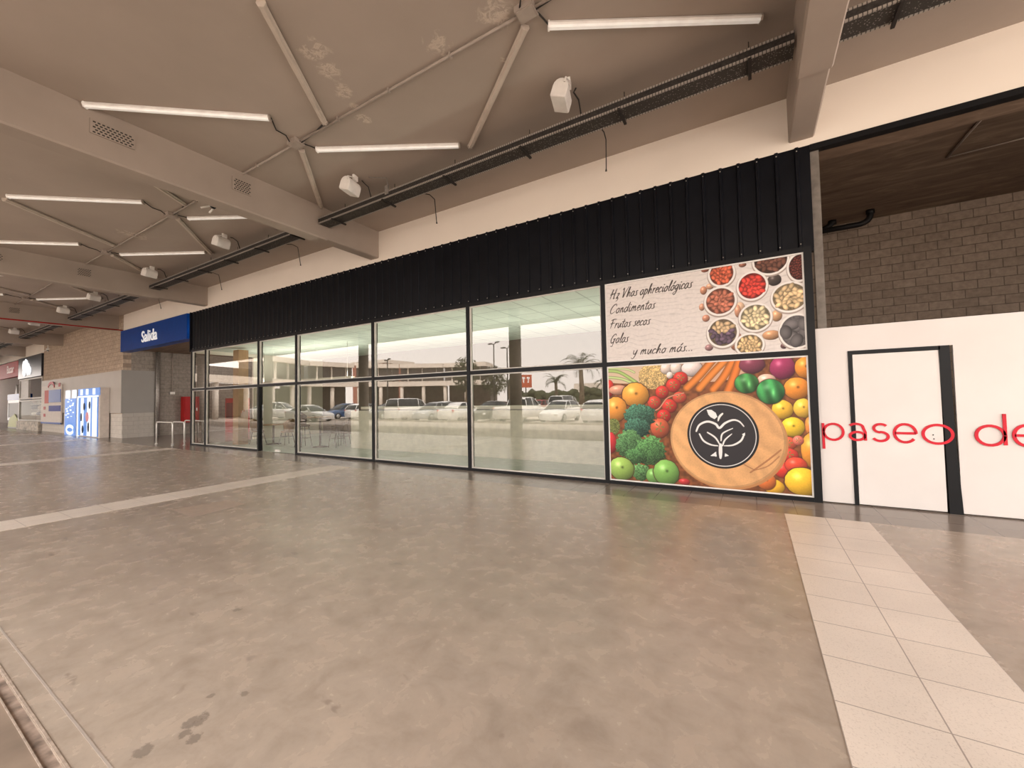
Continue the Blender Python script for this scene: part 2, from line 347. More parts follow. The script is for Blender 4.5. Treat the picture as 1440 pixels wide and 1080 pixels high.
# black frame grid: mullions and rails
b = MB()
for x in PX[:-1]: b.box(x - .04, x + .04, D - .06, D + .08, 0, 3.66)
b.box(PX[-1] - .035, PX[-1] + .06, D - .06, D + .08, 0, 3.66)
for z0, z1 in ((2.085, 2.165), (3.585, 3.66)): b.box(PX[0] - .04, PX[-1] + .05, D - .055, D + .07, z0, z1)
for i in (0, 1, 3, 4, 5, 6): b.box(PX[i], PX[i + 1], D - .055, D + .07, 0, .055)
struct(b, 'window_mullions', M_BLACK, 'black aluminium mullion grid holding the shop glazing', 'window frame')
k = 0
for i in range(6):
    x0, x1 = PX[i] + .04, PX[i + 1] - .04
    if i == 2:
        r_ = sroot('window_3', 'upper fanlight window above the double glass door', 'window', ((x0 + x1) / 2, D, 2.165))
        rng = [(2.165, 3.585)]
    else:
        r_ = sroot('window_%d' % (i + 1), wn[i], 'window', ((x0 + x1) / 2, D, .055)); rng = [(.055, 2.085), (2.165, 3.585)]
    for z0, z1 in rng:
        fb = MB(); ring(fb, x0, x1, z0, z1, .022, D - .03, D + .03); f_ = fb.build('window_frame', M_SILV); f_.parent = r_; f_.matrix_parent_inverse = Matrix.Translation(-r_.location)
        pb = MB().box(x0 + .015, x1 - .015, D - .004, D - .003, z0 + .015, z1 - .015); pb = MB().add([(x0 + .015, D, z0 + .015), (x1 - .015, D, z0 + .015), (x1 - .015, D, z1 - .015), (x0 + .015, D, z1 - .015)], [(0, 1, 2, 3)])
        q = pb.build('pane', M_GLASS, fix=False); q.parent = r_; q.matrix_parent_inverse = Matrix.Translation(-r_.location)
# double glass door
dr = sroot('door_1', 'frameless double glass door with patch fittings among the shop windows', 'door', ((PX[2] + PX[3]) / 2, D, 0))
xm = (PX[2] + PX[3]) / 2
for (a, c_) in ((PX[2] + .05, xm - .006), (xm + .006, PX[3] - .05)):
    lf = MB().add([(a, D, .02), (c_, D, .02), (c_, D, 2.08), (a, D, 2.08)], [(0, 1, 2, 3)]).build('door_leaf', M_GLASS, dr, fix=False); lf.location = -dr.location
    for z0 in (.02, 2.0):
        hx = c_ if a < xm - .5 else a
        h = MB().box(hx - .12 if hx == c_ else hx, hx if hx == c_ else hx + .12, D - .02, D + .02, z0, z0 + .07).build('patch_fitting', M_STEEL, lf)
# ================================================================= SHOP INTERIOR
struct(MB().box(-18.6, .8, D + .1, 12.75, -.3, .0), 'floor_shop', M_IFLOOR, 'pale floor inside the shop behind the glass', 'floor')
struct(MB().box(-18.6, .8, D + .1, 12.75, 3.68, 3.78), 'ceiling_shop', M_ICEIL, 'pale green grid ceiling inside the shop', 'ceiling')
struct(MB().box(-18.7, .9, 12.7, 12.9, -.3, 3.9), 'wall_shop_back', M_INT, 'dark back wall inside the shop', 'wall')
struct(MB().box(-18.76, -18.62, 9.5, 12.75, -.3, 3.9).box(-18.76, -18.62, D + .1, 9.5, 3.55, 3.9).box(-18.74, -18.64, 9.42, 9.5, 0, 3.55), 'wall_shop_left', M_WHITE, 'left side wall of the shop', 'wall')
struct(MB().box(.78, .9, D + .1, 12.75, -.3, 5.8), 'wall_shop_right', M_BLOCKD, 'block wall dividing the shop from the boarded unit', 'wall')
tag(MB().box(-11.6, -.4, 8.95, 9.02, 0, 1.24).build('partition', M_PART), 'low pale partition standing behind the right-hand shop windows', 'partition')
M_WOOD = mat('warm_wood_chair', (.34, .19, .10), .45); M_DKW = mat('dark_shell_seat', (.07, .05, .04), .5)
tag(MB().box(-17.1, -16.7, 7.9, 8.25, 0, 3.6).build('wooden_pillar', mat('orange_wood_veneer', (.55, .32, .17), .5)), 'orange wood clad pillar inside the left shop window', 'pillar')
def bar_chair(label, x, y, rz, m_, grp, high):
    t_ = thing('cafe_chair', label, 'chair', (x, y, 0), rz, grp); h = .72 if high else .46
    b = MB(); nn = 9; vs = []; fs = []
    for j in range(6):
        for i in range(nn):
            a = -1.15 + 2.3 * i / (nn - 1); tt = j / 5
            r_ = .2 + .05 * tt; vs.append((r_ * math.sin(a), .04 + r_ * math.cos(a) * (1 + .1 * tt), h + .5 * tt * (.55 + .45 * math.cos(a * 1.1))))
    for j in range(5):
        for i in range(nn - 1):
            a = j * nn + i; fs.append((a, a + 1, a + nn + 1, a + nn))
    b.add(vs, fs, None, True); bk = b.build('backrest', m_, t_); so = bk.modifiers.new('thick', 'SOLIDIFY'); so.thickness = .02
    MB().lathe([(.14, h - .02), (.21, h), (.22, h + .03), (.19, h + .045), (.02, h + .04)], 20).build('seat', m_, t_)
    for sx in (-1, 1):
        for sy in (-1, 1): MB().tube([(sx * .12, sy * .12, h - .01), (sx * .2, sy * .2, 0)], .014, 8).build('leg', M_DKW, t_)
    MB().tube([(-.16, -.16, .3), (.16, -.16, .3), (.16, .16, .3), (-.16, .16, .3), (-.16, -.16, .3)], .008, 6).build('stretcher', M_DKW, t_)
def cafe_table(label, x, y, h, grp):
    t_ = thing('cafe_table', label, 'table', (x, y, 0), 0, grp)
    MB().lathe([(.40, h - .03), (.41, h - .015), (.40, h), (.01, h)], 28).build('tabletop', M_WOOD, t_)
    MB().tube([(0, 0, .03), (0, 0, h - .03)], .035, 10).build('pedestal', M_DKW, t_)
    MB().lathe([(.26, 0), (.26, .015), (.06, .04), (.03, .05)], 24).build('base', M_DKW, t_)
cafe_table('low round cafe table behind the window left of the glass door', -15.6, 8.6, .75, 'cafe tables')
cafe_table('tall round cafe table just behind the double glass door', -12.9, 8.7, 1.05, 'cafe tables')
bar_chair('brown bucket chair left of the low cafe table', -16.3, 8.4, PI / 2 + .2, M_WOOD, 'cafe chairs', False)
bar_chair('brown bucket chair right of the low cafe table', -14.9, 8.7, -PI / 2, M_WOOD, 'cafe chairs', False)
bar_chair('dark tall bucket stool left of the tall cafe table', -13.55, 8.5, PI / 2, M_DKW, 'cafe stools', True)
bar_chair('dark tall bucket stool right of the tall cafe table', -12.25, 8.9, -PI / 2, M_DKW, 'cafe stools', True)
bar_chair('dark tall bucket stool behind the tall cafe table', -12.8, 9.5, 0, M_DKW, 'cafe stools', True)

M_TROUGH = mat('fill_tube', (.9, .95, .88), .4, emit=((.86, 1, .82), .5))  # added troughs and area lamps, only there to brighten the shop ceiling
for nm_, xa, xb in (('long added fill light trough on the pale partition inside the shop', -11.5, -.5), ('added fill light trough hanging in the left part of the shop', -18.0, -12.0)):
    t_ = thing('fill_light', nm_, 'added fill light', ((xa + xb) / 2, 9.35, 2.35 if xa < -12 else 1.27), 0, 'added shop fill lights'); L_ = (xb - xa) / 2
    MB().box(-L_, L_, -.07, .07, 0, .02).box(-L_, L_, -.08, -.07, 0, .09).box(-L_, L_, .07, .08, 0, .09).build('trough', M_WHITE, t_); MB().box(-L_ + .05, L_ - .05, -.02, .02, .03, .06).build('tube', M_TROUGH, t_)
    la = bpy.data.lights.new('fill_glow', 'AREA'); la.shape = 'RECTANGLE'; la.size = 2 * L_; la.size_y = .12; la.energy = 5.6 * L_; la.color = (1, 1, .88); lo_ = bpy.data.objects.new('fill_glow', la); C.objects.link(lo_); lo_.parent = t_; lo_.location = (0, 0, .1); lo_.rotation_euler = (PI, 0, 0)
    if xa < -12: [MB().tube([(q_, 0, .02), (q_, 0, 1.33)], .008, 6).build('hanging_rod', M_GALV, t_) for q_ in (-L_ + .3, L_ - .3)]
    else: MB().box(-L_ + 1, L_ - 1, -.33, -.07, -.03, .0).build('shelf_bracket', M_GALV, t_)
# ================================================================= PRINTED PANELS
FE = {"low":[["e",0.382,1.996,0.833,0.307,[226,196,165],"f"],["e",1.641,1.901,0.597,0.229,[214,170,140],"f"],["s",[[-0.018,1.932],[0.211,1.892],[0.497,1.699]],0.06,[170,200,110]],["s",[[-0.022,1.817],[0.236,1.778],[0.469,1.672]],0.051,[195,215,140]],["s",[[0.012,1.974],[0.325,1.943],[0.462,1.88]],0.037,[205,218,150]],["e",0.016,1.615,0.081,0.149,[205,50,40],"b"],["e",0.174,1.583,0.171,0.085,[215,150,120],"b"],["e",0.767,1.798,0.235,0.222,[215,180,115],"n"],["e",0.99,1.922,0.091,0.101,[232,212,200],"b"],["e",1.145,1.922,0.089,0.106,[236,218,205],"b"],["e",1.388,1.901,0.157,0.13,[238,220,214],"b"],["e",1.042,1.805,0.05,0.058,[236,220,210],"b"],["e",1.209,1.745,0.113,0.11,[205,50,40],"t"],["e",1.094,1.633,0.114,0.116,[205,50,40],"t"],["e",0.914,1.524,0.107,0.107,[205,50,40],"t"],["e",0.78,1.351,0.109,0.113,[200,60,45],"t"],["e",1.186,1.431,0.108,0.094,[205,70,50],"t"],["e",1.021,1.29,0.116,0.117,[205,50,40],"t"],["e",0.927,1.123,0.112,0.112,[195,40,35],"t"],["e",0.857,0.922,0.149,0.166,[196,84,52],"t"],["s",[[0.602,1.161],[0.841,1.243],[1.0,1.429],[1.25,1.503]],0.023,[215,140,110]],["s",[[1.69,2.012],[1.497,1.78],[1.301,1.585]],0.121,[232,128,50]],["s",[[1.869,2.001],[1.659,1.773],[1.486,1.57]],0.116,[238,134,52]],["s",[[1.979,1.994],[1.839,1.74],[1.686,1.549]],0.116,[230,124,46]],["s",[[2.065,1.989],[1.969,1.71],[1.879,1.484]],0.121,[228,118,44]],["e",2.232,1.913,0.167,0.136,[122,52,72],"b"],["e",2.614,1.844,0.16,0.169,[150,44,84],"b"],["e",2.409,1.668,0.121,0.095,[226,180,160],"b"],["e",2.891,1.834,0.127,0.156,[238,140,45],"o"],["e",2.78,1.534,0.159,0.161,[238,140,45],"o"],["e",0.464,1.487,0.229,0.21,[240,160,60],"o"],["e",0.121,1.244,0.195,0.215,[240,152,56],"o"],["e",2.925,0.989,0.07,0.15,[240,140,60],"o"],["e",2.931,0.651,0.136,0.248,[238,150,50],"o"],["e",2.592,1.228,0.133,0.14,[244,186,52],"o"],["e",2.842,1.248,0.116,0.137,[246,190,62],"o"],["e",2.709,0.974,0.145,0.143,[242,196,44],"o"],["e",2.149,1.629,0.16,0.151,[55,125,60],"p"],["e",2.453,1.496,0.176,0.185,[50,132,66],"p"],["e",2.652,0.734,0.096,0.097,[214,84,56],"t"],["e",2.768,0.78,0.068,0.069,[228,110,90],"t"],["e",2.646,0.563,0.12,0.102,[208,56,44],"t"],["e",2.58,0.343,0.121,0.121,[214,50,38],"b"],["e",2.727,0.423,0.133,0.115,[216,66,44],"b"],["e",2.794,0.189,0.21,0.2,[250,190,44],"b"],["e",2.453,0.084,0.127,0.112,[246,180,46],"b"],["e",2.356,0.162,0.121,0.132,[226,112,50],"o"],["e",0.069,0.933,0.115,0.142,[110,120,60],"n"],["e",0.009,0.642,0.104,0.187,[200,44,48],"b"],["e",0.535,1.134,0.264,0.192,[66,118,92],"v"],["e",0.474,0.913,0.223,0.165,[60,108,86],"v"],["e",0.342,0.619,0.232,0.255,[84,134,78],"v"],["e",0.689,0.526,0.252,0.248,[86,142,76],"v"],["e",0.446,0.418,0.19,0.137,[76,128,70],"v"],["e",0.519,0.155,0.14,0.153,[96,150,84],"v"],["e",0.19,0.194,0.214,0.201,[150,188,84],"o"],["e",0.729,0.107,0.12,0.129,[110,164,78],"b"],["e",0.936,0.182,0.202,0.211,[120,176,80],"o"],["e",1.216,0.054,0.087,0.052,[190,50,50],"b"],["e",1.838,0.74,0.811,0.753,[190,128,76],"f"],["e",1.824,0.769,0.8,0.749,[228,168,108],"w"],["s",[[2.551,0.632],[2.366,0.457],[2.155,0.276]],0.019,[176,112,70]],["s",[[2.528,0.537],[2.384,0.388],[2.218,0.317]],0.014,[184,120,76]],["s",[[2.075,0.39],[2.208,0.316]],0.012,[176,112,70]],["e",1.786,0.827,0.5,0.52,[18,17,18],"f"],["e",1.786,0.827,0.468,0.488,[235,232,230],"f"],["e",1.786,0.827,0.457,0.475,[38,35,38],"f"],["l",[[1.421,0.883],[1.472,0.986],[1.589,1.039],[1.702,1.003],[1.756,0.941],[1.836,1.017],[1.948,1.068],[2.033,1.045],[2.09,0.973]],0.035,[245,243,240]],["g",[[1.584,1.229],[1.653,1.226],[1.712,1.178],[1.733,1.116],[1.693,1.078],[1.637,1.11],[1.605,1.153]],0.002,[245,243,240]],["l",[[1.806,1.166],[1.762,1.116],[1.742,1.053]],0.033,[245,243,240]],["l",[[1.467,0.838],[1.522,0.733],[1.623,0.674],[1.724,0.661]],0.028,[245,243,240]],["l",[[2.091,0.856],[2.045,0.753],[1.935,0.68],[1.814,0.665]],0.028,[245,243,240]],["g",[[2.059,0.85],[2.102,0.876],[2.1,0.827]],0.002,[245,243,240]],["l",[[1.763,0.68],[1.759,0.568],[1.756,0.468]],0.051,[245,243,240]],["l",[[1.584,0.867],[1.695,0.785],[1.758,0.667]],0.026,[245,243,240]],["l",[[1.772,0.742],[1.798,0.855],[1.939,0.938]],0.023,[245,243,240]],["l",[[1.791,0.664],[1.828,0.757],[1.923,0.851]],0.023,[245,243,240]],["g",[[1.613,0.497],[1.699,0.57],[1.701,0.49]],0.002,[245,243,240]],["g",[[1.814,0.492],[1.821,0.551],[1.874,0.512]],0.002,[245,243,240]]],"up":[["e",1.601,3.149,0.051,0.067,[190,130,100],"b"],["e",1.568,2.882,0.042,0.057,[196,140,112],"b"],["e",1.621,2.695,0.055,0.056,[190,130,104],"b"],["e",1.695,3.199,0.059,0.046,[200,150,120],"b"],["e",1.635,3.48,0.06,0.041,[150,90,70],"b"],["e",2.104,2.8,0.064,0.089,[205,170,140],"b"],["e",2.573,2.621,0.067,0.085,[196,150,110],"b"],["e",2.493,2.339,0.112,0.071,[190,140,100],"b"],["e",2.562,3.16,0.087,0.086,[70,60,56],"b"],["e",2.159,3.462,0.051,0.035,[140,90,70],"b"],["e",1.651,2.219,0.06,0.051,[150,110,110],"b"],["e",2.032,2.288,0.086,0.148,[170,110,84],"b"],["e",2.645,2.164,0.043,0.042,[90,60,60],"b"],["e",2.07,2.755,0.043,0.099,[196,140,110],"b"],["e",1.866,3.36,0.205,0.222,[165,150,140],"f"],["e",1.866,3.376,0.196,0.212,[240,234,228],"f"],["e",1.866,3.376,0.165,0.179,[112,52,36],"f"],["e",1.866,3.376,0.163,0.177,[205,96,66],"k"],["e",2.522,3.453,0.245,0.237,[165,150,140],"f"],["e",2.523,3.467,0.237,0.228,[240,234,228],"f"],["e",2.523,3.467,0.208,0.197,[61,39,31],"f"],["e",2.523,3.467,0.206,0.194,[112,72,58],"k"],["e",2.874,3.281,0.162,0.223,[165,150,140],"f"],["e",2.874,3.295,0.155,0.214,[240,234,228],"f"],["e",2.874,3.295,0.128,0.184,[57,26,22],"f"],["e",2.874,3.295,0.126,0.181,[104,48,40],"k2"],["e",2.273,3.102,0.217,0.237,[165,150,140],"f"],["e",2.274,3.116,0.208,0.227,[240,234,228],"f"],["e",2.274,3.116,0.179,0.195,[121,36,29],"f"],["e",2.274,3.116,0.177,0.193,[220,66,54],"k"],["e",1.834,2.929,0.242,0.245,[165,150,140],"f"],["e",1.834,2.944,0.233,0.235,[240,234,228],"f"],["e",1.834,2.944,0.201,0.202,[107,63,49],"f"],["e",1.834,2.944,0.199,0.199,[196,116,90],"k"],["e",2.738,2.864,0.243,0.239,[165,150,140],"f"],["e",2.739,2.878,0.235,0.23,[240,234,228],"f"],["e",2.739,2.878,0.208,0.199,[125,107,81],"f"],["e",2.739,2.878,0.206,0.197,[228,196,148],"k"],["e",2.298,2.614,0.23,0.233,[165,150,140],"f"],["e",2.299,2.629,0.222,0.223,[240,234,228],"f"],["e",2.299,2.629,0.193,0.192,[124,114,90],"f"],["e",2.299,2.629,0.19,0.189,[226,208,164],"k"],["e",1.85,2.427,0.236,0.253,[165,150,140],"f"],["e",1.851,2.442,0.227,0.243,[240,234,228],"f"],["e",1.851,2.442,0.196,0.211,[110,93,71],"f"],["e",1.851,2.442,0.193,0.208,[200,170,130],"m"],["e",2.211,2.204,0.205,0.195,[165,150,140],"f"],["e",2.211,2.218,0.197,0.185,[240,234,228],"f"],["e",2.211,2.218,0.168,0.153,[122,103,74],"f"],["e",2.211,2.218,0.166,0.151,[222,188,136],"k"],["e",2.81,2.353,0.231,0.269,[165,150,140],"f"],["e",2.81,2.367,0.224,0.26,[240,234,228],"f"],["e",2.81,2.367,0.197,0.229,[61,58,58],"f"],["e",2.81,2.367,0.195,0.227,[112,106,106],"l"]]}
def vnoise(h, w_, cell, rs):
    gy, gx = int(h / cell) + 3, int(w_ / cell) + 3; r_ = rs.rand(gy, gx); y = np.arange(h) / cell; x = np.arange(w_) / cell
    yi = y.astype(int); xi = x.astype(int); fy = (y - yi)[:, None]; fx = (x - xi)[None]; fy = fy * fy * (3 - 2 * fy); fx = fx * fx * (3 - 2 * fx)
    return (r_[yi][:, xi] * (1 - fy) + r_[yi + 1][:, xi] * fy) * (1 - fx) + (r_[yi][:, xi + 1] * (1 - fy) + r_[yi + 1][:, xi + 1] * fy) * fx
class Paint:
    def __init__(s, W, H, nx, bgc, seed):
        s.rs = np.random.RandomState(seed); s.W, s.H = W, H; s.nx = nx; s.ny = int(nx * H / W); s.px = W / (nx - 1)
        s.X, s.Z = np.meshgrid(np.linspace(0, W, nx), np.linspace(0, H, s.ny)); s.I = np.ones((s.ny, nx, 3)) * np.array(bgc) / 255.
        s.n1 = vnoise(s.ny, nx, 3, s.rs); s.n2 = vnoise(s.ny, nx, 9, s.rs); s.n3 = vnoise(s.ny, nx, 40, s.rs)
    def put(s, a, col):
        a = np.clip(a, 0, 1)[..., None]; s.I = s.I * (1 - a) + np.clip(col, 0, 1) * a
    def ell(s, u, v, ru, rv, c, k):
        dx = (s.X - u) / ru; dz = (s.Z - v) / rv; rr = np.sqrt(dx * dx + dz * dz)
        if k in 'bovnt': rr = rr * (1 + .06 * (s.n2 - .5))
        if k == 'v': rr = rr * (1 + .22 * (s.n2 - .5) + .1 * (s.n1 - .5))
        edge = max(min(ru, rv), .01); a = (1 - rr) * edge / s.px + .5; col = np.ones_like(s.I) * np.array(c) / 255.
        if k in ('b', 'o', 't', 'p'):
            nz = np.sqrt(np.clip(1 - rr ** 2, 0, 1)); L = np.clip(.3 * nz - .35 * dx * .6 + .55 * dz * .6 + .75, .35, 1.25)
            col = col * L[..., None]; col += .28 * np.exp(-((dx + .28) ** 2 + (dz - .38) ** 2) / .05)[..., None]; col *= (1 + .06 * (s.n1 - .5))[..., None]
            if k == 'o': col *= (1 - .55 * np.exp(-((dx - .08) ** 2 + (dz - .12) ** 2) / .012))[..., None]
            if k == 't':
                th = np.arctan2(dz - .1, dx); st = (np.cos(5 * th) > .45) & (np.hypot(dx, dz - .1) < .5); col[st] = np.array((120, 120, 60)) / 255.
            if k == 'p':
                col *= (1 + .45 * np.sin(dx * 7 + dz * 2) * .5)[..., None]; col += .35 * np.exp(-((dx - .2) ** 2 * 6 + (dz + .1) ** 2) / .1)[..., None] * np.array((.7, 1, .7))
            s.put((1 - rr / 1.1) * edge / s.px / 3 - .1, np.array((.25, .14, .10)))
        elif k == 'v':
            L = np.clip(.8 + .35 * dz - .2 * dx, .4, 1.2) * (.6 + .8 * s.n1); col = col * L[..., None]
        elif k == 'n': col = col * (.62 + .7 * s.n1 + .1 * dz)[..., None]
        elif k == 'w':
            t_ = np.sin((s.X * .78 + s.Z * .62) * 26 + 4 * s.n3) * .5 + .5; col = col * (.93 + .08 * t_ + .06 * (s.n1 - .5))[..., None]
            col *= np.where(rr > .965, .86, 1.)[..., None]; col *= (1.04 - .1 * dx * .5)[..., None]
        elif k in ('k', 'k2', 'm', 'l'):
            col = col * (.5 if k != 'l' else .8); s.put(a, col * (.8 + .4 * s.n1)[..., None]); n_ = {'k': 26, 'k2': 60, 'm': 26, 'l': 9}[k]; sz = {'k': .21, 'k2': .12, 'm': .2, 'l': .42}[k]
            for i in range(n_):
                q = math.sqrt((i + .5) / n_) * (1 - sz * .7); t_ = i * 2.39996 + u; cc = np.array(c) / 255. * (.85 + .3 * s.rs.rand())
                if k == 'm' and math.sin(t_) < .25: cc = np.array((96, 76, 92)) / 255. * (.8 + .5 * s.rs.rand())
                s.blob(u + q * ru * math.cos(t_), v + q * rv * math.sin(t_), sz * ru * (1.25 if k != 'k2' else 1), sz * rv * .8, s.rs.rand() * 3.1, cc)
            return
        s.put(a, col)
    def blob(s, u, v, ru, rv, th, c):
        x0, x1 = int((u - ru * 1.6) / s.px), int((u + ru * 1.6) / s.px) + 2; y0, y1 = int((v - ru * 1.6) / s.px), int((v + ru * 1.6) / s.px) + 2
        x0, y0 = max(x0, 0), max(y0, 0); X = s.X[y0:y1, x0:x1] - u; Z = s.Z[y0:y1, x0:x1] - v
        if X.size == 0: return
        a_ = (X * math.cos(th) + Z * math.sin(th)) / ru; b_ = (-X * math.sin(th) + Z * math.cos(th)) / rv; rr = np.sqrt(a_ ** 2 + b_ ** 2)
        al = np.clip((1 - rr) * rv / s.px + .5, 0, 1)[..., None]; sh = np.clip(1.1 - .45 * rr ** 2 + .2 * b_, .4, 1.3)[..., None]
        s.I[y0:y1, x0:x1] = s.I[y0:y1, x0:x1] * (1 - al) + np.clip(c * sh, 0, 1) * al
    def dist(s, pts):
        P_ = []; n_ = len(pts)
        for i in range(n_ - 1):  # Catmull-Rom
            p0, p1, p2, p3 = [np.array(pts[max(0, min(n_ - 1, i + j))]) for j in (-1, 0, 1, 2)]
            for t_ in np.linspace(0, 1, 7)[(1 if i else 0):]:
                P_.append(.5 * ((2 * p1) + (-p0 + p2) * t_ + (2 * p0 - 5 * p1 + 4 * p2 - p3) * t_ ** 2 + (-p0 + 3 * p1 - 3 * p2 + p3) * t_ ** 3))
        P_ = np.array(P_); return P_
    def stroke(s, pts, wd, c, shade=False, taper=False):
        P_ = s.dist(pts); lo = P_.min(0) - wd * 2; hi = P_.max(0) + wd * 2
        x0, x1 = max(0, int(lo[0] / s.px)), int(hi[0] / s.px) + 2; y0, y1 = max(0, int(lo[1] / s.px)), int(hi[1] / s.px) + 2
        X = s.X[y0:y1, x0:x1]; Z = s.Z[y0:y1, x0:x1]
        if X.size == 0: return
        best = np.full(X.shape, 9.); n_ = len(P_) - 1
        for i in range(n_):
            a_, b_ = P_[i], P_[i + 1]; d_ = b_ - a_; L2 = (d_ ** 2).sum() + 1e-12; t_ = np.clip(((X - a_[0]) * d_[0] + (Z - a_[1]) * d_[1]) / L2, 0, 1)
            wl = wd / 2 * ((.45 + .55 * math.sin(PI * min(1, .15 + .85 * (i + .5) / n_))) if taper else 1)
            best = np.minimum(best, np.hypot(X - a_[0] - t_ * d_[0], Z - a_[1] - t_ * d_[1]) / wl)
        al = np.clip((1 - best) * wd / 2 / s.px + .5, 0, 1)[..., None]; col = np.ones(X.shape + (3,)) * np.array(c) / 255.
        if shade: col *= np.clip(1.08 - .5 * best ** 2, .3, 1.2)[..., None]
        s.I[y0:y1, x0:x1] = s.I[y0:y1, x0:x1] * (1 - al) + np.clip(col, 0, 1) * al
    def poly(s, pts, c):
        ins = np.zeros(s.X.shape, bool); n_ = len(pts)
        for i in range(n_):
            (xa, za), (xb, zb) = pts[i], pts[(i + 1) % n_]
            if za == zb: continue
            cnd = ((za > s.Z) != (zb > s.Z)) & (s.X < (xb - xa) * (s.Z - za) / (zb - za) + xa); ins ^= cnd
        s.put(ins.astype(float), np.array(c) / 255.)
    def features(s, fl):
        for f in fl:
            if f[0] == 'e': s.ell(*f[1:5], f[5], f[6])
            elif f[0] == 's': s.stroke(f[1], f[2], f[3], True)
            elif f[0] == 'l': s.stroke(f[1], f[2], f[3], False, True)
            elif f[0] == 'g': s.poly(f[1], f[3])
    def mesh(s, name, mt, y):
        nx, ny = s.nx, s.ny; co = np.zeros((ny * nx, 3), np.float32); co[:, 0] = s.X.ravel(); co[:, 2] = s.Z.ravel(); co[:, 1] = y
        i = np.arange(ny - 1)[:, None] * nx + np.arange(nx - 1)[None]; i = i.ravel(); q = np.stack([i, i + 1, i + nx + 1, i + nx], 1).astype(np.int32)
        me = bpy.data.meshes.new(name); me.vertices.add(len(co)); me.vertices.foreach_set('co', co.ravel()); me.loops.add(q.size); me.loops.foreach_set('vertex_index', q.ravel())
        me.polygons.add(len(q)); me.polygons.foreach_set('loop_start', np.arange(len(q), dtype=np.int32) * 4); me.polygons.foreach_set('loop_total', np.full(len(q), 4, np.int32)); me.update(calc_edges=True)
        at = me.color_attributes.new('ink', 'FLOAT_COLOR', 'POINT'); lin = np.where(s.I <= .04045, s.I / 12.92, ((np.clip(s.I, 0, 1) + .055) / 1.055) ** 2.4)
        rgba = np.ones((ny * nx, 4), np.float32); rgba[:, :3] = lin.reshape(-1, 3); at.data.foreach_set('color', rgba.ravel()); me.materials.append(mt)
        o = bpy.data.objects.new(name, me); C.objects.link(o); return o
M_PRINT = mat('printed_vinyl', (.5, .5, .5), .4, spec=.2); g = G(M_PRINT); an = g.node('ShaderNodeAttribute', attribute_name='ink'); g.l.new(an.outputs['Color'], g.b.inputs['Base Color'])
X0 = -2.24; PW = 2.945
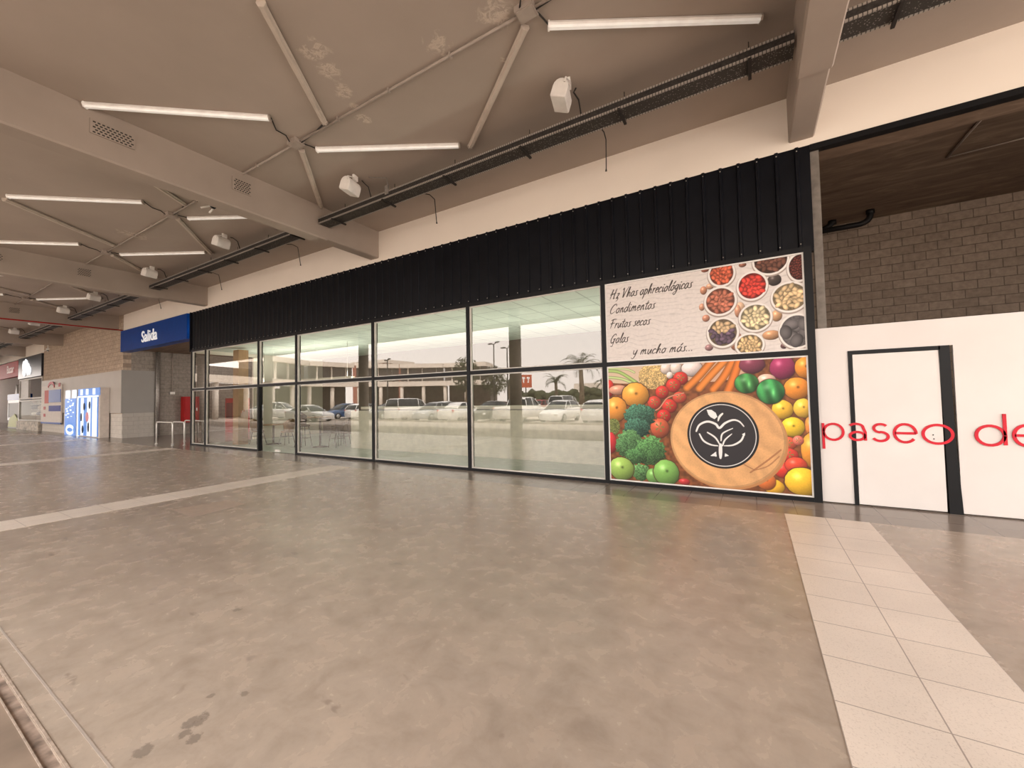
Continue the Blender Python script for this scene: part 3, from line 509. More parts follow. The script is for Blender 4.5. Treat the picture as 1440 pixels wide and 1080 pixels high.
# hand-written alphabet: unit x-height, strokes as polylines
GL = {'H': (1.5, [[(.1, 1.0), (.35, 1.9), (.15, .8), (.0, 0)], [(1.2, 2.0), (.95, .9), (.85, 0), (1.1, .15)], [(-.1, .85), (.5, 1.0), (1.3, 1.15)]]),
 'V': (1.2, [[(.0, 1.6), (.2, 1.9), (.3, 1.0), (.35, 0), (.8, 1.2), (1.3, 2.1)]]),
 'C': (1.3, [[(1.15, 1.5), (1.0, 1.9), (.5, 1.7), (.05, .9), (.1, .15), (.5, 0), (1.1, .4)]]),
 'F': (1.1, [[(.4, 1.8), (.3, .9), (.15, 0)], [(.0, 1.7), (.6, 1.9), (1.2, 1.85)], [(.0, .95), (.4, 1.05), (.9, 1.1)]]),
 'G': (1.3, [[(1.1, 1.6), (.9, 1.9), (.4, 1.6), (.05, .8), (.2, .1), (.7, .2), (.95, .9), (.8, .1), (.6, -.7), (.2, -.6)], [(.6, .8), (1.15, .95)]]),
 'a': (.95, [[(.75, .85), (.4, 1), (.05, .5), (.2, 0), (.55, .2), (.75, .95), (.68, .2), (.9, .1)]]),
 'c': (.75, [[(.65, .8), (.4, 1), (.05, .5), (.2, 0), (.7, .2)]]),
 'd': (1.0, [[(.7, .8), (.4, 1), (.05, .5), (.2, 0), (.6, .3), (1.0, 1.9), (.75, .3), (.95, .1)]]),
 'e': (.75, [[(.1, .45), (.5, .6), (.55, .95), (.3, .95), (.05, .4), (.25, 0), (.75, .25)]]),
 'g': (.9, [[(.75, .85), (.4, 1), (.05, .5), (.25, .1), (.6, .4), (.75, .95), (.55, -.3), (.2, -.9), (-.1, -.6), (.5, -.1)]]),
 'h': (1.0, [[(.1, 0), (.35, 1.2), (.5, 1.95), (.3, 1.6), (.1, 0), (.45, .85), (.7, .8), (.65, .1), (.9, .15)]]),
 'i': (.5, [[(.2, .95), (.15, .3), (.25, 0), (.5, .2)], [(.28, 1.35), (.32, 1.42)]]),
 'l': (.55, [[(.15, .4), (.5, 1.7), (.4, 1.9), (.15, .6), (.25, 0), (.5, .2)]]),
 'm': (1.35, [[(.1, 0), (.2, .95)], [(.15, .5), (.5, 1), (.5, 0)], [(.55, .5), (.9, 1), (.95, .1), (1.2, .2)]]),
 'n': (.95, [[(.1, 0), (.2, .95)], [(.15, .5), (.55, 1), (.6, .1), (.85, .2)]]),
 'o': (.9, [[(.5, 1), (.1, .6), (.2, 0), (.6, .2), (.65, .8), (.4, 1), (.9, .85)]]),
 'p': (.9, [[(.2, 1.1), (.05, -.3), (-.1, -.9)], [(.15, .6), (.5, 1), (.7, .6), (.4, 0), (.15, .1)]]),
 'r': (.7, [[(.1, 0), (.2, .95), (.2, .6), (.45, .95), (.7, .9)]]),
 's': (.7, [[(.6, 1.0), (.3, .9), (.4, .5), (.45, .15), (.1, .0), (-.05, .15)]]),
 't': (.6, [[(.45, 1.7), (.2, .4), (.3, 0), (.6, .2)], [(.0, 1.15), (.7, 1.25)]]),
 'u': (.95, [[(.15, .95), (.1, .2), (.35, .0), (.7, .9), (.68, .1), (.9, .15)]]),
 'y': (.9, [[(.1, .95), (.15, .2), (.5, .2), (.75, .95), (.5, -.4), (.15, -.9), (-.15, -.6)]]),
 'z': (.8, [[(.1, .9), (.6, .95), (.1, .0), (.45, .1), (.5, -.3), (.15, -.6)]]),
 '.': (.45, [[(.1, .05), (.16, .08)]]), ' ': (.6, [])}
GL['ó'] = (GL['o'][0], GL['o'][1] + [[(.5, 1.3), (.8, 1.75)]]); GL['á'] = (GL['a'][0], GL['a'][1] + [[(.5, 1.3), (.8, 1.75)]])
def write(P_, txt, u, v, width, xh, col, wd):
    tot = sum(GL[c_][0] for c_ in txt); k_ = width / tot; x = u
    for c_ in txt:
        for stp in GL[c_][1]: P_.stroke([(x + a_ * k_ + .28 * b_ * xh, v + b_ * xh) for a_, b_ in stp], wd, col, False, True)
        x += GL[c_][0] * k_
def panel(label, z0, z1, P_):
    t_ = thing('printed_panel', label, 'sign', (X0 + PW / 2, D - .03, z0), 0, None)
    b = MB(); ring(b, 0, PW, 0, z1 - z0, .022, -.012, .02); b.box(.01, PW - .01, -.004, .015, .01, z1 - z0 - .01, 1); o = b.build('frame', [mat('white_sign_frame', (.8, .77, .73), .4), M_BLACK], t_); o.location = (-PW / 2, 0, 0)
    o2 = P_.mesh('print', M_PRINT, -.006); o2.parent = t_; o2.location = (-PW / 2 + .02, 0, .02)
P1 = Paint(PW - .04, 1.985, 640, (120, 66, 36), 3); P1.I *= (.75 + .5 * P1.n2)[..., None]; P1.features(FE['low']); P1.I = P1.I * .86 + .09
panel('large printed panel of fruit and vegetables around a black tree emblem', .06, 2.085, P1)
P2 = Paint(PW - .04, 1.375, 600, (228, 219, 213), 5)
wd_ = vnoise(P2.ny, P2.nx, 5, P2.rs); st_ = np.sin(P2.Z * 42 + 5 * P2.n3 + 1.5 * vnoise(P2.ny, P2.nx, 90, P2.rs)) ** 16; P2.I *= (1 - .1 * st_ * P2.n2 + .04 * (wd_ - .5))[..., None]
up = [[f[0], f[1], round(f[2] - 2.105, 3)] + f[3:] for f in FE['up']]
P2.features(up); P2.I = P2.I * .93 + .05
INK = (74, 66, 62)
write(P2, 'Hz Vhas aphreciológicas', .07, 1.12, 1.36, .084, INK, .017)
write(P2, 'Condimentos', .06, .855, .78, .084, INK, .016)
write(P2, 'Frutos secos', .05, .59, .70, .082, INK, .016)
write(P2, 'Galas', .05, .32, .32, .084, INK, .016)
write(P2, 'y mucho más...', .44, .085, .98, .078, INK, .016)
panel('upper printed panel with handwritten words beside white bowls of nuts on pale wood', 2.165, 3.585, P2)

# ================================================================= BOARDED UNIT ON THE RIGHT
struct(MB().box(.80, 1.155, D, D + .04, .015, 2.46).box(1.155, 2.10, D, D + .04, 2.115, 2.46).box(2.10, 2.19, D, D + .04, 2.115, 2.46).box(2.19, 9, D, D + .04, .015, 2.46), 'wall_hoarding', M_HOARD, 'white painted hoarding boards closing the right-hand unit', 'wall')
b = MB().box(1.155, 1.20, D - .012, D + .06, 0, 2.115).box(1.20, 2.07, D - .012, D + .06, 2.065, 2.115).prism([(2.055, 2.115), (2.155, 2.115), (2.165, .9), (2.20, 0), (2.075, 0), (2.07, .9)], D - .012, D + .06, 'y')  # right wedge is the dark gap at the jamb, built as a black piece
struct(b, 'door_2_frame', M_BLACK, 'black frame around the white hoarding door, with a black wedge for the gap', 'door frame')
d2 = sroot('door_2', 'plain white door in the hoarding crossed by red letters', 'door', (1.63, D, 0))
o = MB().box(1.205, 2.058, D - .004, D + .035, .02, 2.06).build('door_leaf', M_DOORW, d2); o.location = -d2.location
b = MB()
for (sx, sz) in ((1.965, .98), (1.97, .93)): b.sphere((sx, D - .005, sz), (.008, .006, .008))
o = b.build('lock_hole', M_BLACK, d2); o.location = -d2.location
def arc(cx, cz, rx, rz, a0, a1, n=22): return [(cx + rx * math.cos(math.radians(a0 + (a1 - a0) * i / n)), cz + rz * math.sin(math.radians(a0 + (a1 - a0) * i / n))) for i in range(n + 1)]
def ribbon(b, pts, wdt, y0, y1):
    L_ = []; R_ = []
    for i, p_ in enumerate(pts):
        a_ = pts[max(0, i - 1)]; c_ = pts[min(len(pts) - 1, i + 1)]; dx, dz = c_[0] - a_[0], c_[1] - a_[1]; n_ = math.hypot(dx, dz); nx, nz = -dz / n_ * wdt / 2, dx / n_ * wdt / 2
        L_.append((p_[0] + nx, p_[1] + nz)); R_.append((p_[0] - nx, p_[1] - nz))
    k_ = len(pts); vs = [(x, y0, z) for x, z in L_ + R_] + [(x, y1, z) for x, z in L_ + R_]; fs = []
    for i in range(k_ - 1):
        fs += [(i, i + 1, k_ + i + 1, k_ + i), (2 * k_ + i, 3 * k_ + i, 3 * k_ + i + 1, 2 * k_ + i + 1), (i, 2 * k_ + i, 2 * k_ + i + 1, i + 1), (k_ + i, k_ + i + 1, 3 * k_ + i + 1, 3 * k_ + i)]
    fs += [(0, k_, 3 * k_, 2 * k_), (k_ - 1, 3 * k_ - 1, 4 * k_ - 1, 2 * k_ - 1)]
    b.add(vs, fs)
lt = {'p': [[(.845, 1.115), (.845, .755)], arc(.958, .995, .108, .112, 178, -178)],
      'a': [arc(1.205, 1.06, .075, .05, 150, 0) + [(1.30, 1.0), (1.30, .885)], arc(1.215, .945, .078, .055, 0, 359)],
      's': [arc(1.46, 1.055, .07, .055, 35, 262) + arc(1.455, .945, .078, .06, 88, -155)],
      'e': [[(1.60, .995), (1.80, .995)] + arc(1.70, .995, .105, .118, 0, 322)],
      'o': [arc(2.005, .99, .135, .118, 0, 360, 36)],
      'd': [[(2.585, 1.25), (2.585, .875)], arc(2.462, .988, .118, .118, 2, 358)],
      'e_': [[(2.66, .995), (2.87, .995)] + arc(2.765, .995, .11, .122, 0, 322)],
      'l': [[(3.05, 1.25), (3.05, .875)]]}
lr = thing('wall_lettering', 'red lettering reading paseo de across the white hoarding and its door', 'lettering', (1.8, D, 0.75))
for k_, ss in lt.items():
    if k_ == 'l': continue
    b = MB()
    for s_ in ss: ribbon(b, s_, .031, D - .016, D - .004 if k_ != 'o' else D - .005)
    o = b.build('letter', M_REDT, lr); o.location = -lr.location
struct(MB().box(.845, .95, D + .06, D + .14, 2.42, 5.12), 'trim_5', M_POST, 'galvanised steel post at the edge of the open void', 'post')
struct(MB().box(.84, 9, D - .01, D + .12, 5.07, 5.15), 'trim_6', M_BLACK, 'black metal edge above the open void', 'edge trim')
struct(MB().box(.9, 9, D + .12, D + .5, 5.1, 5.95), 'wall_lintel', M_DARKV, 'dark lintel at the head of the open void', 'wall')
struct(MB().box(.9, 11, D + .5, 13.2, 5.8, 6.0), 'ceiling_void', M_DARKV, 'stained brown soffit inside the open void', 'ceiling')
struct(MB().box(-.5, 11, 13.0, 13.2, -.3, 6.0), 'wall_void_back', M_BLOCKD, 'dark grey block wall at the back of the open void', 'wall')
struct(MB().box(.8, 11, D + .04, 13.0, -.3, 0), 'floor_void', M_DTILE, 'floor behind the hoarding', 'floor')
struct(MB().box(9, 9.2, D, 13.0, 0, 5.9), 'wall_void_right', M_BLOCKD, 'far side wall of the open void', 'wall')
def bend(p0, p1, p2, n=6): return [tuple((1 - t) ** 2 * a + 2 * t * (1 - t) * b_ + t * t * c_ for a, b_, c_ in zip(p0, p1, p2)) for t in [i / n for i in range(n + 1)]]
for lab, xe, zz, yy in (('left black elbow pipe rising to the void ceiling', 1.85, 5.62, 12.6), ('right black elbow pipe rising to the void ceiling', 2.52, 5.5, 12.35)):
    tag(MB().tube([(.9, yy, zz)] + bend((xe - .25, yy, zz), (xe, yy, zz), (xe, yy, zz + .22)) + [(xe, yy, 5.79)], .065, 12).tube([(xe, yy, 5.7), (xe, yy, 5.79)], .085, 12).build('drain_pipe', mat('black_drain_pipe', (.008, .007, .007), .5)), lab, 'pipe', 'black pipes in the void')
tag(MB().tube([(3.2, 10.3, 5.78), (5.5, 10.1, 5.78)], .012, 6).tube([(3.2, 10.3, 5.78), (3.25, 8.6, 5.78)], .02, 6).build('ceiling_conduit', M_COND), 'thin conduit across the dark void soffit', 'conduit')

# ================================================================= CEILING FITTINGS
JX = [-2.04, -6.45, -11.33, -15.62, -20.5, -24.75, -29.7, -33.95]
ordn = ['nearest', 'second', 'third', 'fourth', 'fifth', 'sixth', 'seventh', 'furthest']
def batten(a, c_, m_, label, grp, zc=CZ):
    a = Vector((*a, 0)); c_ = Vector((*c_, 0)); d_ = c_ - a; L_ = d_.length
    t_ = thing('batten_light', label, 'ceiling light', (a.x, a.y, CZ - .006), math.atan2(d_.y, d_.x), grp)
    MB().prism([(-.035, 0), (-.05, -.035), (-.03, -.045), (.03, -.045), (.05, -.035), (.035, 0)], .02, L_ - .02, 'x').build('housing', m_, t_)
    b = MB().prism([(-.028, -.045), (-.02, -.07), (.02, -.07), (.028, -.045)], .02, L_ - .02, 'x'); b.build('diffuser', M_DIFF if m_ is M_BATT else m_, t_)
    for x in (0, L_ - .02): MB().prism([(-.045, 0), (-.054, -.035), (-.03, -.075), (.03, -.075), (.054, -.035), (.045, 0)], x, x + .02, 'x').build('end_cap', M_COND if x else m_, t_)
    return t_
for i, x in enumerate(JX):
    q = ordn[i] + ' junction box'
    jb = thing('junction_box', 'grey ceiling junction box where battens meet, %s of the row' % ordn[i], 'junction box', (x, 3.92, CZ), 0, 'ceiling junction boxes')
    MB().box(-.11, .11, -.09, .09, -.07, 0).build('box_body', M_COND, jb); MB().box(-.095, .095, -.075, .075, -.078, -.07).build('lid', M_COND, jb)
    k_ = 1 if i < 6 else 0
    batten((x - 1.70, 1.80), (x + .26, 3.36), M_BATT, 'white batten light running forward and left of the ' + q, 'batten lights')
    if i != 0 or True: batten((x + 2.0, 2.31) if i == 1 else (x + 2.35, 1.78), (x + .86, 3.86), M_BATTD, 'shade-toned batten light running forward and right of the ' + q, 'batten lights')
    if i < 7: batten((x + .13, 4.21), (x + 2.28, 5.44), M_BATT, 'white batten light running back and right of the ' + q, 'batten lights')
    batten((x - .10, 4.08), (x - 1.68, 5.52) if i % 2 else (x - 2.0, 5.56), M_BATTD, 'shade-toned batten light running back and left of the ' + q, 'batten lights')
    # flying leads from the box
    ld = MB()
    ld.tube([(x - .05, 3.85, CZ - .05), (x + .05, 3.72, CZ - .03), (x + .02, 3.58, CZ - .012), (x + .26, 3.37, CZ - .03)], .01, 6)
    ld.tube([(x + .1, 3.99, CZ - .04), (x + .12, 4.1, CZ - .03), (x + .14, 4.2, CZ - .03)], .011, 6)
    ld.tube([(x + .1, 3.95, CZ - .04), (x + .5, 3.94, CZ - .02), (x + .86, 3.87, CZ - .02)], .012, 6)
    tag(ld.build('light_cable', M_CABLE), 'black flying leads joining battens to the ' + q, 'cable', 'lighting cables')
    sx = [-2.03, -6.5, -11.6, -16.2, -21.5, -25.45, -30.3, -34.6][i]
    # speaker: D-shaped cabinet on a small bracket
    sp_t = thing('ceiling_speaker', 'white horn-shaped loudspeaker under the ceiling by the ' + q, 'loudspeaker', (sx, 5.14, CZ), .25, 'ceiling loudspeakers')
    b = MB(); pr = []
    for a in range(9): t_ = PI * a / 8; pr.append((-.10 * math.cos(t_) , -.20 - .0 + .12 * math.sin(t_)))
    pr = [(.11, -.33)] + [(.11 * math.cos(PI * a / 8), -.20 + .12 * math.sin(PI * a / 8)) for a in range(9)] + [(-.11, -.33)]
    b.prism(pr, -.17, .17, 'y'); bo = b.build('cabinet', M_SPK, sp_t); bo.rotation_euler = (0, math.radians(18), 0); bo.location = (-.04, 0, 0)
    bv = bo.modifiers.new('soft', 'BEVEL'); bv.width = .012; bv.segments = 2
    b = MB().box(-.10, .10, -.16, .16, -.338, -.331); bg_ = b.build('grille', mat('speaker_grille', (.74, .70, .65), .6), bo)
    MB().box(-.02, .02, -.06, .06, -.1, 0).tube([(0, -.05, -.06), (-.02, -.185, -.1), (-.04, -.185, -.15)], .014, 8).build('bracket', M_SPK, sp_t)
    b = MB().tube([(sx + .05, 5.26, CZ - .06), (sx - .02, 5.35, CZ - .03), (sx + .02, 5.44, CZ - .1), (sx + .03, 5.5, CZ - .3)], .011, 6)
    tag(b.build('speaker_cable', M_CABLE), 'dark cable from the loudspeaker by the %s into the cable tray' % q, 'cable', 'loudspeaker cables')
    if i < 5:
        dx = [-1.87, -5.5, -10.3, -14.6, -19.3][i]
        tag(MB().tube([(dx + .05, 5.7, 5.56), (dx, 6.15, 5.72), (dx - .02, 6.32, 5.7), (dx - .06, 6.42, 5.28), (dx - .065, 6.43, 5.24)], [.009, .009, .009, .009, .018], 6).build('hanging_lead', M_CABLE), 'loose lead hanging past the cable tray behind the ' + ordn[i] + ' loudspeaker', 'cable', 'hanging leads')
for i in range(7):
    a, c_ = JX[i], JX[i + 1]
    segs = [(c_ + .1, a - .1)]
    b = MB().tube([(a - .1, 3.93, CZ - .03), (c_ + .1, 3.93, CZ - .03)], .017, 8)
    for t_ in (.25, .5, .75): b.box(c_ + (a - c_) * t_ - .012, c_ + (a - c_) * t_ + .012, 3.90, 3.96, CZ - .05, CZ)
    tag(b.build('conduit', M_COND), 'straight grey conduit along the ceiling between the %s and %s junction boxes' % (ordn[i], ordn[i + 1]), 'conduit', 'ceiling conduits')
tag(MB().tube([(-1.94, 3.93, CZ - .03), (.57, 3.93, CZ - .03)], .017, 8).build('conduit', M_COND), 'grey conduit from the nearest junction box to the nearest beam', 'conduit', 'ceiling conduits')

# cable trays, one per bay
M_MESH = mat('perforated_tray_bottom', (.14, .125, .11), .6, .2); g = G(M_MESH); vo = g.node('ShaderNodeTexVoronoi'); vo.inputs['Scale'].default_value = 38; g.l.new(g.coord(), vo.inputs[0])
g.l.new(g.ramp(vo.outputs['Distance'], [(.18, (.25, .23, .20)), (.3, (.055, .048, .042))]), g.b.inputs['Base Color'])
M_RAIL = mat('slotted_rail', (.40, .36, .32), .5, .3); g = G(M_RAIL); s_ = g.sep(g.coord((26, 1, 1))); f_ = g.math('FRACT', s_['X']); f_ = g.math('GREATER_THAN', f_, .72)
g.l.new(g.mix(f_, (.40, .36, .32), (.10, .09, .08)), g.b.inputs['Base Color'])
tl = ['nearest bay left of the first beam', 'second bay', 'third bay above the exit sign', 'fourth bay', 'fifth bay', 'sixth bay']
for i in range(-1, 6):
    xr = BX[i] - .05 if i >= 0 else 4.8; xl = BX[i + 1] + .36 if i >= 0 else BX[0] + .34
    t_ = thing('cable_tray', 'perforated steel cable tray ' + ('at the far right beyond the first beam' if i < 0 else 'in the ' + tl[i]), 'cable tray', ((xl + xr) / 2, 5.6, 5.5), 0, 'cable trays')
    L_ = (xr - xl) / 2
    MB().box(-L_, L_, -.13, .14, 0, .006).build('tray_bottom', M_MESH, t_)
    for sy in (-1, 1): MB().box(-L_, L_, sy * .14 - .004, sy * .14 + .004, 0, .11, 0).box(-L_, L_, sy * .14 - .012, sy * .14 + .006, .10, .125, 1).box(-L_, L_, sy * .14 - .014, sy * .14 + .006, -.008, .018, 1).build('side_rail', [M_TRAYD, M_RAIL], t_)
    b = MB(); rr = random.Random(i + 5)
    for k_ in range(7): yy = -.1 + k_ * .032; b.tube([(-L_ + .1 + j * (2 * L_ - .2) / 14, yy + rr.uniform(-.012, .012), .02 + rr.uniform(0, .02)) for j in range(15)], .012, 6)
    tag(b.build('cable_bundle', M_TRAYD), 'dark cables lying in the cable tray ' + ('at the far right' if i < 0 else 'of the ' + tl[i]), 'cable', 'cables in the trays').location = t_.location
    x = -L_ + .5
    while x < L_:
        h = MB().box(x - .018, x + .018, -.17, .19, -.035, -.008).tube([(x, .17, -.02), (x, .17, CZ - 5.5)], .006, 6); h.build('hanger', M_CABLE, t_); x += 1.55
tag(MB().box(-6.02, -5.93, 5.44, 5.47, 5.56, 5.73).tube([(-5.95, 5.455, 5.7), (-5.97, 5.45, 5.88), (-6.3, 5.3, 5.92)], .008, 6).build('tray_junction_box', M_GALV), 'small steel box clipped on the near side of the cable tray', 'box')
tag(MB().tube([(-26.1, D, 5.2), (-26.3, -3.0, 5.2)], .028, 10).build('fire_pipe', M_RED), 'red fire main pipe crossing under the canopy at far left', 'pipe')
# vents set in the near face of beams
M_HOLE = mat('vent_hole', (.03, .025, .02), .8)
def vent(x, y0, y1, z0, z1, lab):
    t_ = thing('beam_vent', lab, 'vent', (x, (y0 + y1) / 2, z0), 0, 'perforated beam vents')
    W_, H_ = (y1 - y0) / 2, z1 - z0
    MB().box(0, .012, -W_, W_, 0, H_).build('plate', M_BEAM, t_)
    b = MB(); ny_ = int(W_ * 2 / .052); nz_ = int(H_ / .04)
    for j in range(nz_):
        for k_ in range(ny_):
            yy = -W_ + .03 + (k_ + (.5 if j % 2 else 0)) * (2 * W_ - .05) / ny_; zz = .02 + j * (H_ - .03) / nz_
            if yy < W_ - .03: b.box(.011, .014, yy, yy + .03, zz, zz + .018)
    b.build('hole_pattern', M_HOLE, t_)
for i, x in enumerate(BX[1:4]):
    o_ = ['second', 'third', 'fourth'][i]
    vent(x + .33, 1.86, 2.36, 5.54, 5.76, 'wide perforated vent near the outer end of the %s beam' % o_)
    vent(x + .33, 3.74, 4.07, 5.53, 5.78, 'small perforated vent at the middle of the %s beam' % o_)
# dome camera
def dome(label, x, y, z):
    t_ = thing('security_camera', label, 'camera', (x, y, z), .6)
    MB().tube([(0, 0, 0), (0, 0, CZ - z if z > 5.3 else .235)], .02, 10).build('stem', M_SPK, t_); MB().lathe([(.02, .04), (.07, .03), (.085, -.01), (.08, -.05), (.06, -.08)], 20).build('housing', M_SPK, t_)
    MB().sphere((0, 0, -.085), (.055, .055, .05)).build('dome', mat('smoked_dome', (.02, .02, .02), .1), t_)
    MB().tube([(-.05, -.03, -.09), (-.18, -.1, -.16)], .018, 8).tube([(-.02, .05, -.09), (-.14, .1, -.17)], .018, 8).build('side_arm', M_SPK, t_)
dome('small white security camera under the ceiling beside the second beam', -9.36, 3.94, 5.68)
dome('tiny dark security camera hanging under the fifth beam', -35.95, 6.6, 5.02)

# ================================================================= EXIT RECESS AND FAR LEFT
def text_mesh(body, size, mt, parent=None, ext=.006, off=0, sx=1, name='lettering'):
    cu = bpy.data.curves.new(name, 'FONT'); cu.body = body; cu.size = size; cu.extrude = ext; cu.align_x = 'CENTER'; cu.offset = off
    tmp = bpy.data.objects.new('tmp', cu); C.objects.link(tmp); dg = bpy.context.evaluated_depsgraph_get(); me = bpy.data.meshes.new_from_object(tmp.evaluated_get(dg)); bpy.data.objects.remove(tmp)
    me.transform(Matrix.Rotation(PI / 2, 4, 'X') @ Matrix.Diagonal((sx, 1, 1, 1))); me.materials.clear(); me.materials.append(mt)
    o = bpy.data.objects.new(name, me); C.objects.link(o)
    if parent: o.parent = parent
    return o
sg = thing('exit_sign', 'wide blue sign board reading Salida over the exit recess', 'sign', (-22.4, D, 4.12))
MB().box(-3.52, 3.5, -.12, .25, 0, 1.0).build('sign_board', M_BLUE, sg)
o = text_mesh('Salida', .70, M_LTXT, sg, .01, .006, 1.06); o.location = (-.1, -.135, .24); o['label'] = 'white Salida lettering'
struct(MB().box(-26, -18.85, D + .05, 16, 4.25, 4.35), 'ceiling_exit', M_DARKV, 'dark soffit of the exit recess', 'ceiling')
struct(MB().box(-26, -18.78, 15.9, 16.1, 0, 4.3), 'wall_exit_back', M_BLOCKD, 'back wall of the exit recess', 'wall')
struct(MB().box(-26, -18.7, D + .02, 16, -.3, 0), 'floor_exit', M_DTILE, 'dark tiled floor of the exit recess', 'floor')
struct(MB().box(-26.2, -26, D + .3, 16, 0, 4.3), 'wall_exit_side', M_BLOCKS, 'grey block side wall of the exit recess', 'wall')
struct(MB().box(-40.1, -26, D, D + .3, 1.16, CZ), 'wall_block', M_BLOCK, 'beige concrete block wall left of the exit', 'wall')
struct(MB().box(-40.1, -26, D - .01, D + .3, 0, 1.16), 'wall_block_base', M_BLOCKL, 'pale painted block base at the wall corner', 'wall')
struct(MB().box(-40.1, -26, D - .06, D, 1.2, 3.27), 'wall_panel_front', M_GREYP, 'light grey cladding panel band on the block wall', 'wall')
struct(MB().box(-26, -25.94, D - .06, 8.4, 1.2, 3.27), 'wall_panel_side', M_GREYP2, 'square grey panel on the recess side of the corner', 'wall')
struct(MB().box(-26.02, -25.96, D, 8.4, 0, 1.2), 'wall_corner_base', M_BLOCKLS, 'pale block base on the recess side of the corner', 'wall')
tag(MB().tube([(-25.9, 8.5, 0), (-25.9, 8.5, 4.25)], .09, 14).build('downpipe', M_GALV), 'grey vertical downpipe beside the square grey panel', 'pipe')
t_ = thing('wall_switch', 'thin conduit dropping to a small white switch box in the exit recess', 'switch', (-25.97, 9.12, 2.1))
MB().tube([(.03, 0, .12), (.03, 0, 2.15)], .02, 8).build('conduit', M_COND, t_); MB().box(0, .07, -.1, .1, 0, .13).build('switch_box', M_SPK, t_)
t_ = thing('fire_cabinet', 'red fire hose cabinet on the exit recess wall behind the hoop rails', 'cabinet', (-25.88, 9.85, .62))
MB().box(-.1, .25, -.35, .35, 0, 1.35).build('cabinet_body', M_RED, t_); MB().box(.25, .27, -.31, .31, .04, 1.31).build('cabinet_door', M_RED, t_); MB().box(.27, .29, .2, .24, .6, .75).build('handle', M_STEEL, t_)
t_ = thing('drinks_machine', 'dark red drinks machine seen through the leftmost shop window', 'vending machine', (-24.4, 11.5, 0))
MB().box(-.45, .45, -.4, .4, 0, 1.85).build('cabinet', M_RED, t_); MB().box(-.33, .33, -.415, -.4, .75, 1.6).build('display', mat('maroon_display', (.12, .02, .02), .2), t_)
# hoop rails
def hoop(label, x, y, L_, rz, h=.88):
    t_ = thing('hoop_rail', label, 'rail', (x, y, 0), rz, 'steel hoop rails')
    p_ = [(0, 0, 0), (0, 0, h - .12)] + bend((0, 0, h - .12), (0, 0, h), (.12, 0, h)) + bend((L_ - .12, 0, h), (L_, 0, h), (L_, 0, h - .12)) + [(L_, 0, 0)]
    MB().tube(p_, .025, 10).build('hoop', M_STEEL, t_)
    for x_ in (0, L_): MB().lathe([(.05, 0), (.05, .012), (.03, .02)], 14, (x_, 0, 0)).build('foot_flange', M_STEEL, t_)
hoop('left steel hoop rail in front of the exit recess', -19.05, 6.72, 1.5, PI)
hoop('middle steel hoop rail in front of the exit recess', -18.75, 6.98, 1.04, PI)
hoop('right steel hoop rail in front of the exit recess, next to the window', -19.0, 7.75, 1.8, PI)

# vending cabinets in front of the block wall
M_LIT = mat('lit_white_panel', (.8, .87, .95), .3, emit=((.75, .87, 1), .16)); M_LITB = mat('lit_blue_panel', (.10, .28, .75), .3, emit=((.2, .4, 1), .06)); M_DKB = mat('dark_item', (.02, .03, .06), .4)
M_CAB = mat('cream_cabinet', (.62, .55, .49), .5); M_PINK = mat('pink_item', (.8, .35, .4), .4)
t_ = thing('display_cooler', 'wide lit cooler cabinet with blue and white striped doors and a cream side', 'cooler', (-29.1, 7.0, 0))
MB().box(-1.78, 1.6, -.2, .13, 0, 2.48).build('cabinet', M_CAB, t_)
MB().box(-1.78, 1.6, -.22, -.2, 2.1, 2.48).build('header', M_LITB, t_)
for x in (-1.2, -.3, .75): MB().box(x - .2, x + .2, -.225, -.22, 2.15, 2.45).build('header_print', M_LIT, t_)
MB().box(-1.78, -1.62, -.25, -.2, .0, 2.1).box(-1.62, 1.35, -.25, -.2, 2.02, 2.1).build('door_frame', M_LIT, t_)
MB().box(-1.62, 1.35, -.235, -.2, .05, 2.02).build('glass_door', M_LITB, t_)
b = MB()
for x0, x1 in ((-1.2, -.75), (-.2, .35), (.6, 1.3)): b.box(x0, x1, -.24, -.235, .06, 2.0)
b.build('door_stripe', M_LIT, t_)
for x, z, r_ in ((-.65, 1.55, .2), (.2, 1.62, .2), (-1.1, 1.0, .22), (-.85, .38, .22), (.05, .5, .26)):
    MB().sphere((x, -.245, z), (.14, .02, r_)).build('dark_product', M_DKB, t_)
MB().sphere((-.15, -.245, 1.02), (.25, .02, .26)).build('pink_product', M_PINK, t_)
t_ = thing('ice_freezer', 'narrow blue and white lit freezer cabinet left of the wide cooler', 'freezer', (-32.2, 7.0, 0))
MB().box(-1.15, 1.0, -.2, .13, 0, 2.48).build('cabinet', mat('white_cabinet', (.75, .75, .76), .4), t_)
MB().box(-1.0, .95, -.22, -.2, 0, 2.0).build('front_panel', M_LITB, t_)
b = MB().box(-.8, -.2, -.23, -.2, 2.03, 2.45).box(.35, .95, -.23, -.2, 2.03, 2.45)
rr = random.Random(3)
for k_ in range(16): x = rr.uniform(-.9, .7); z = .95 + k_ * .065; b.box(x, x + rr.uniform(.1, .35), -.23, -.22, z, z + rr.uniform(.03, .1))
b.build('white_print', M_LIT, t_)
b = MB(); ribbon(b, arc(0, .3, .62, .2, 20, 340, 30), .16, -.235, -.22); b.build('round_emblem', M_LIT, t_)
tag(MB().box(-31.15, -30.93, 6.95, 7.1, 0, 2.45).build('gap_shade_strip', M_BLACK), 'black strip in place of the dark gap between the two lit cabinets', 'post')  # black strip stands in for the shade in the gap
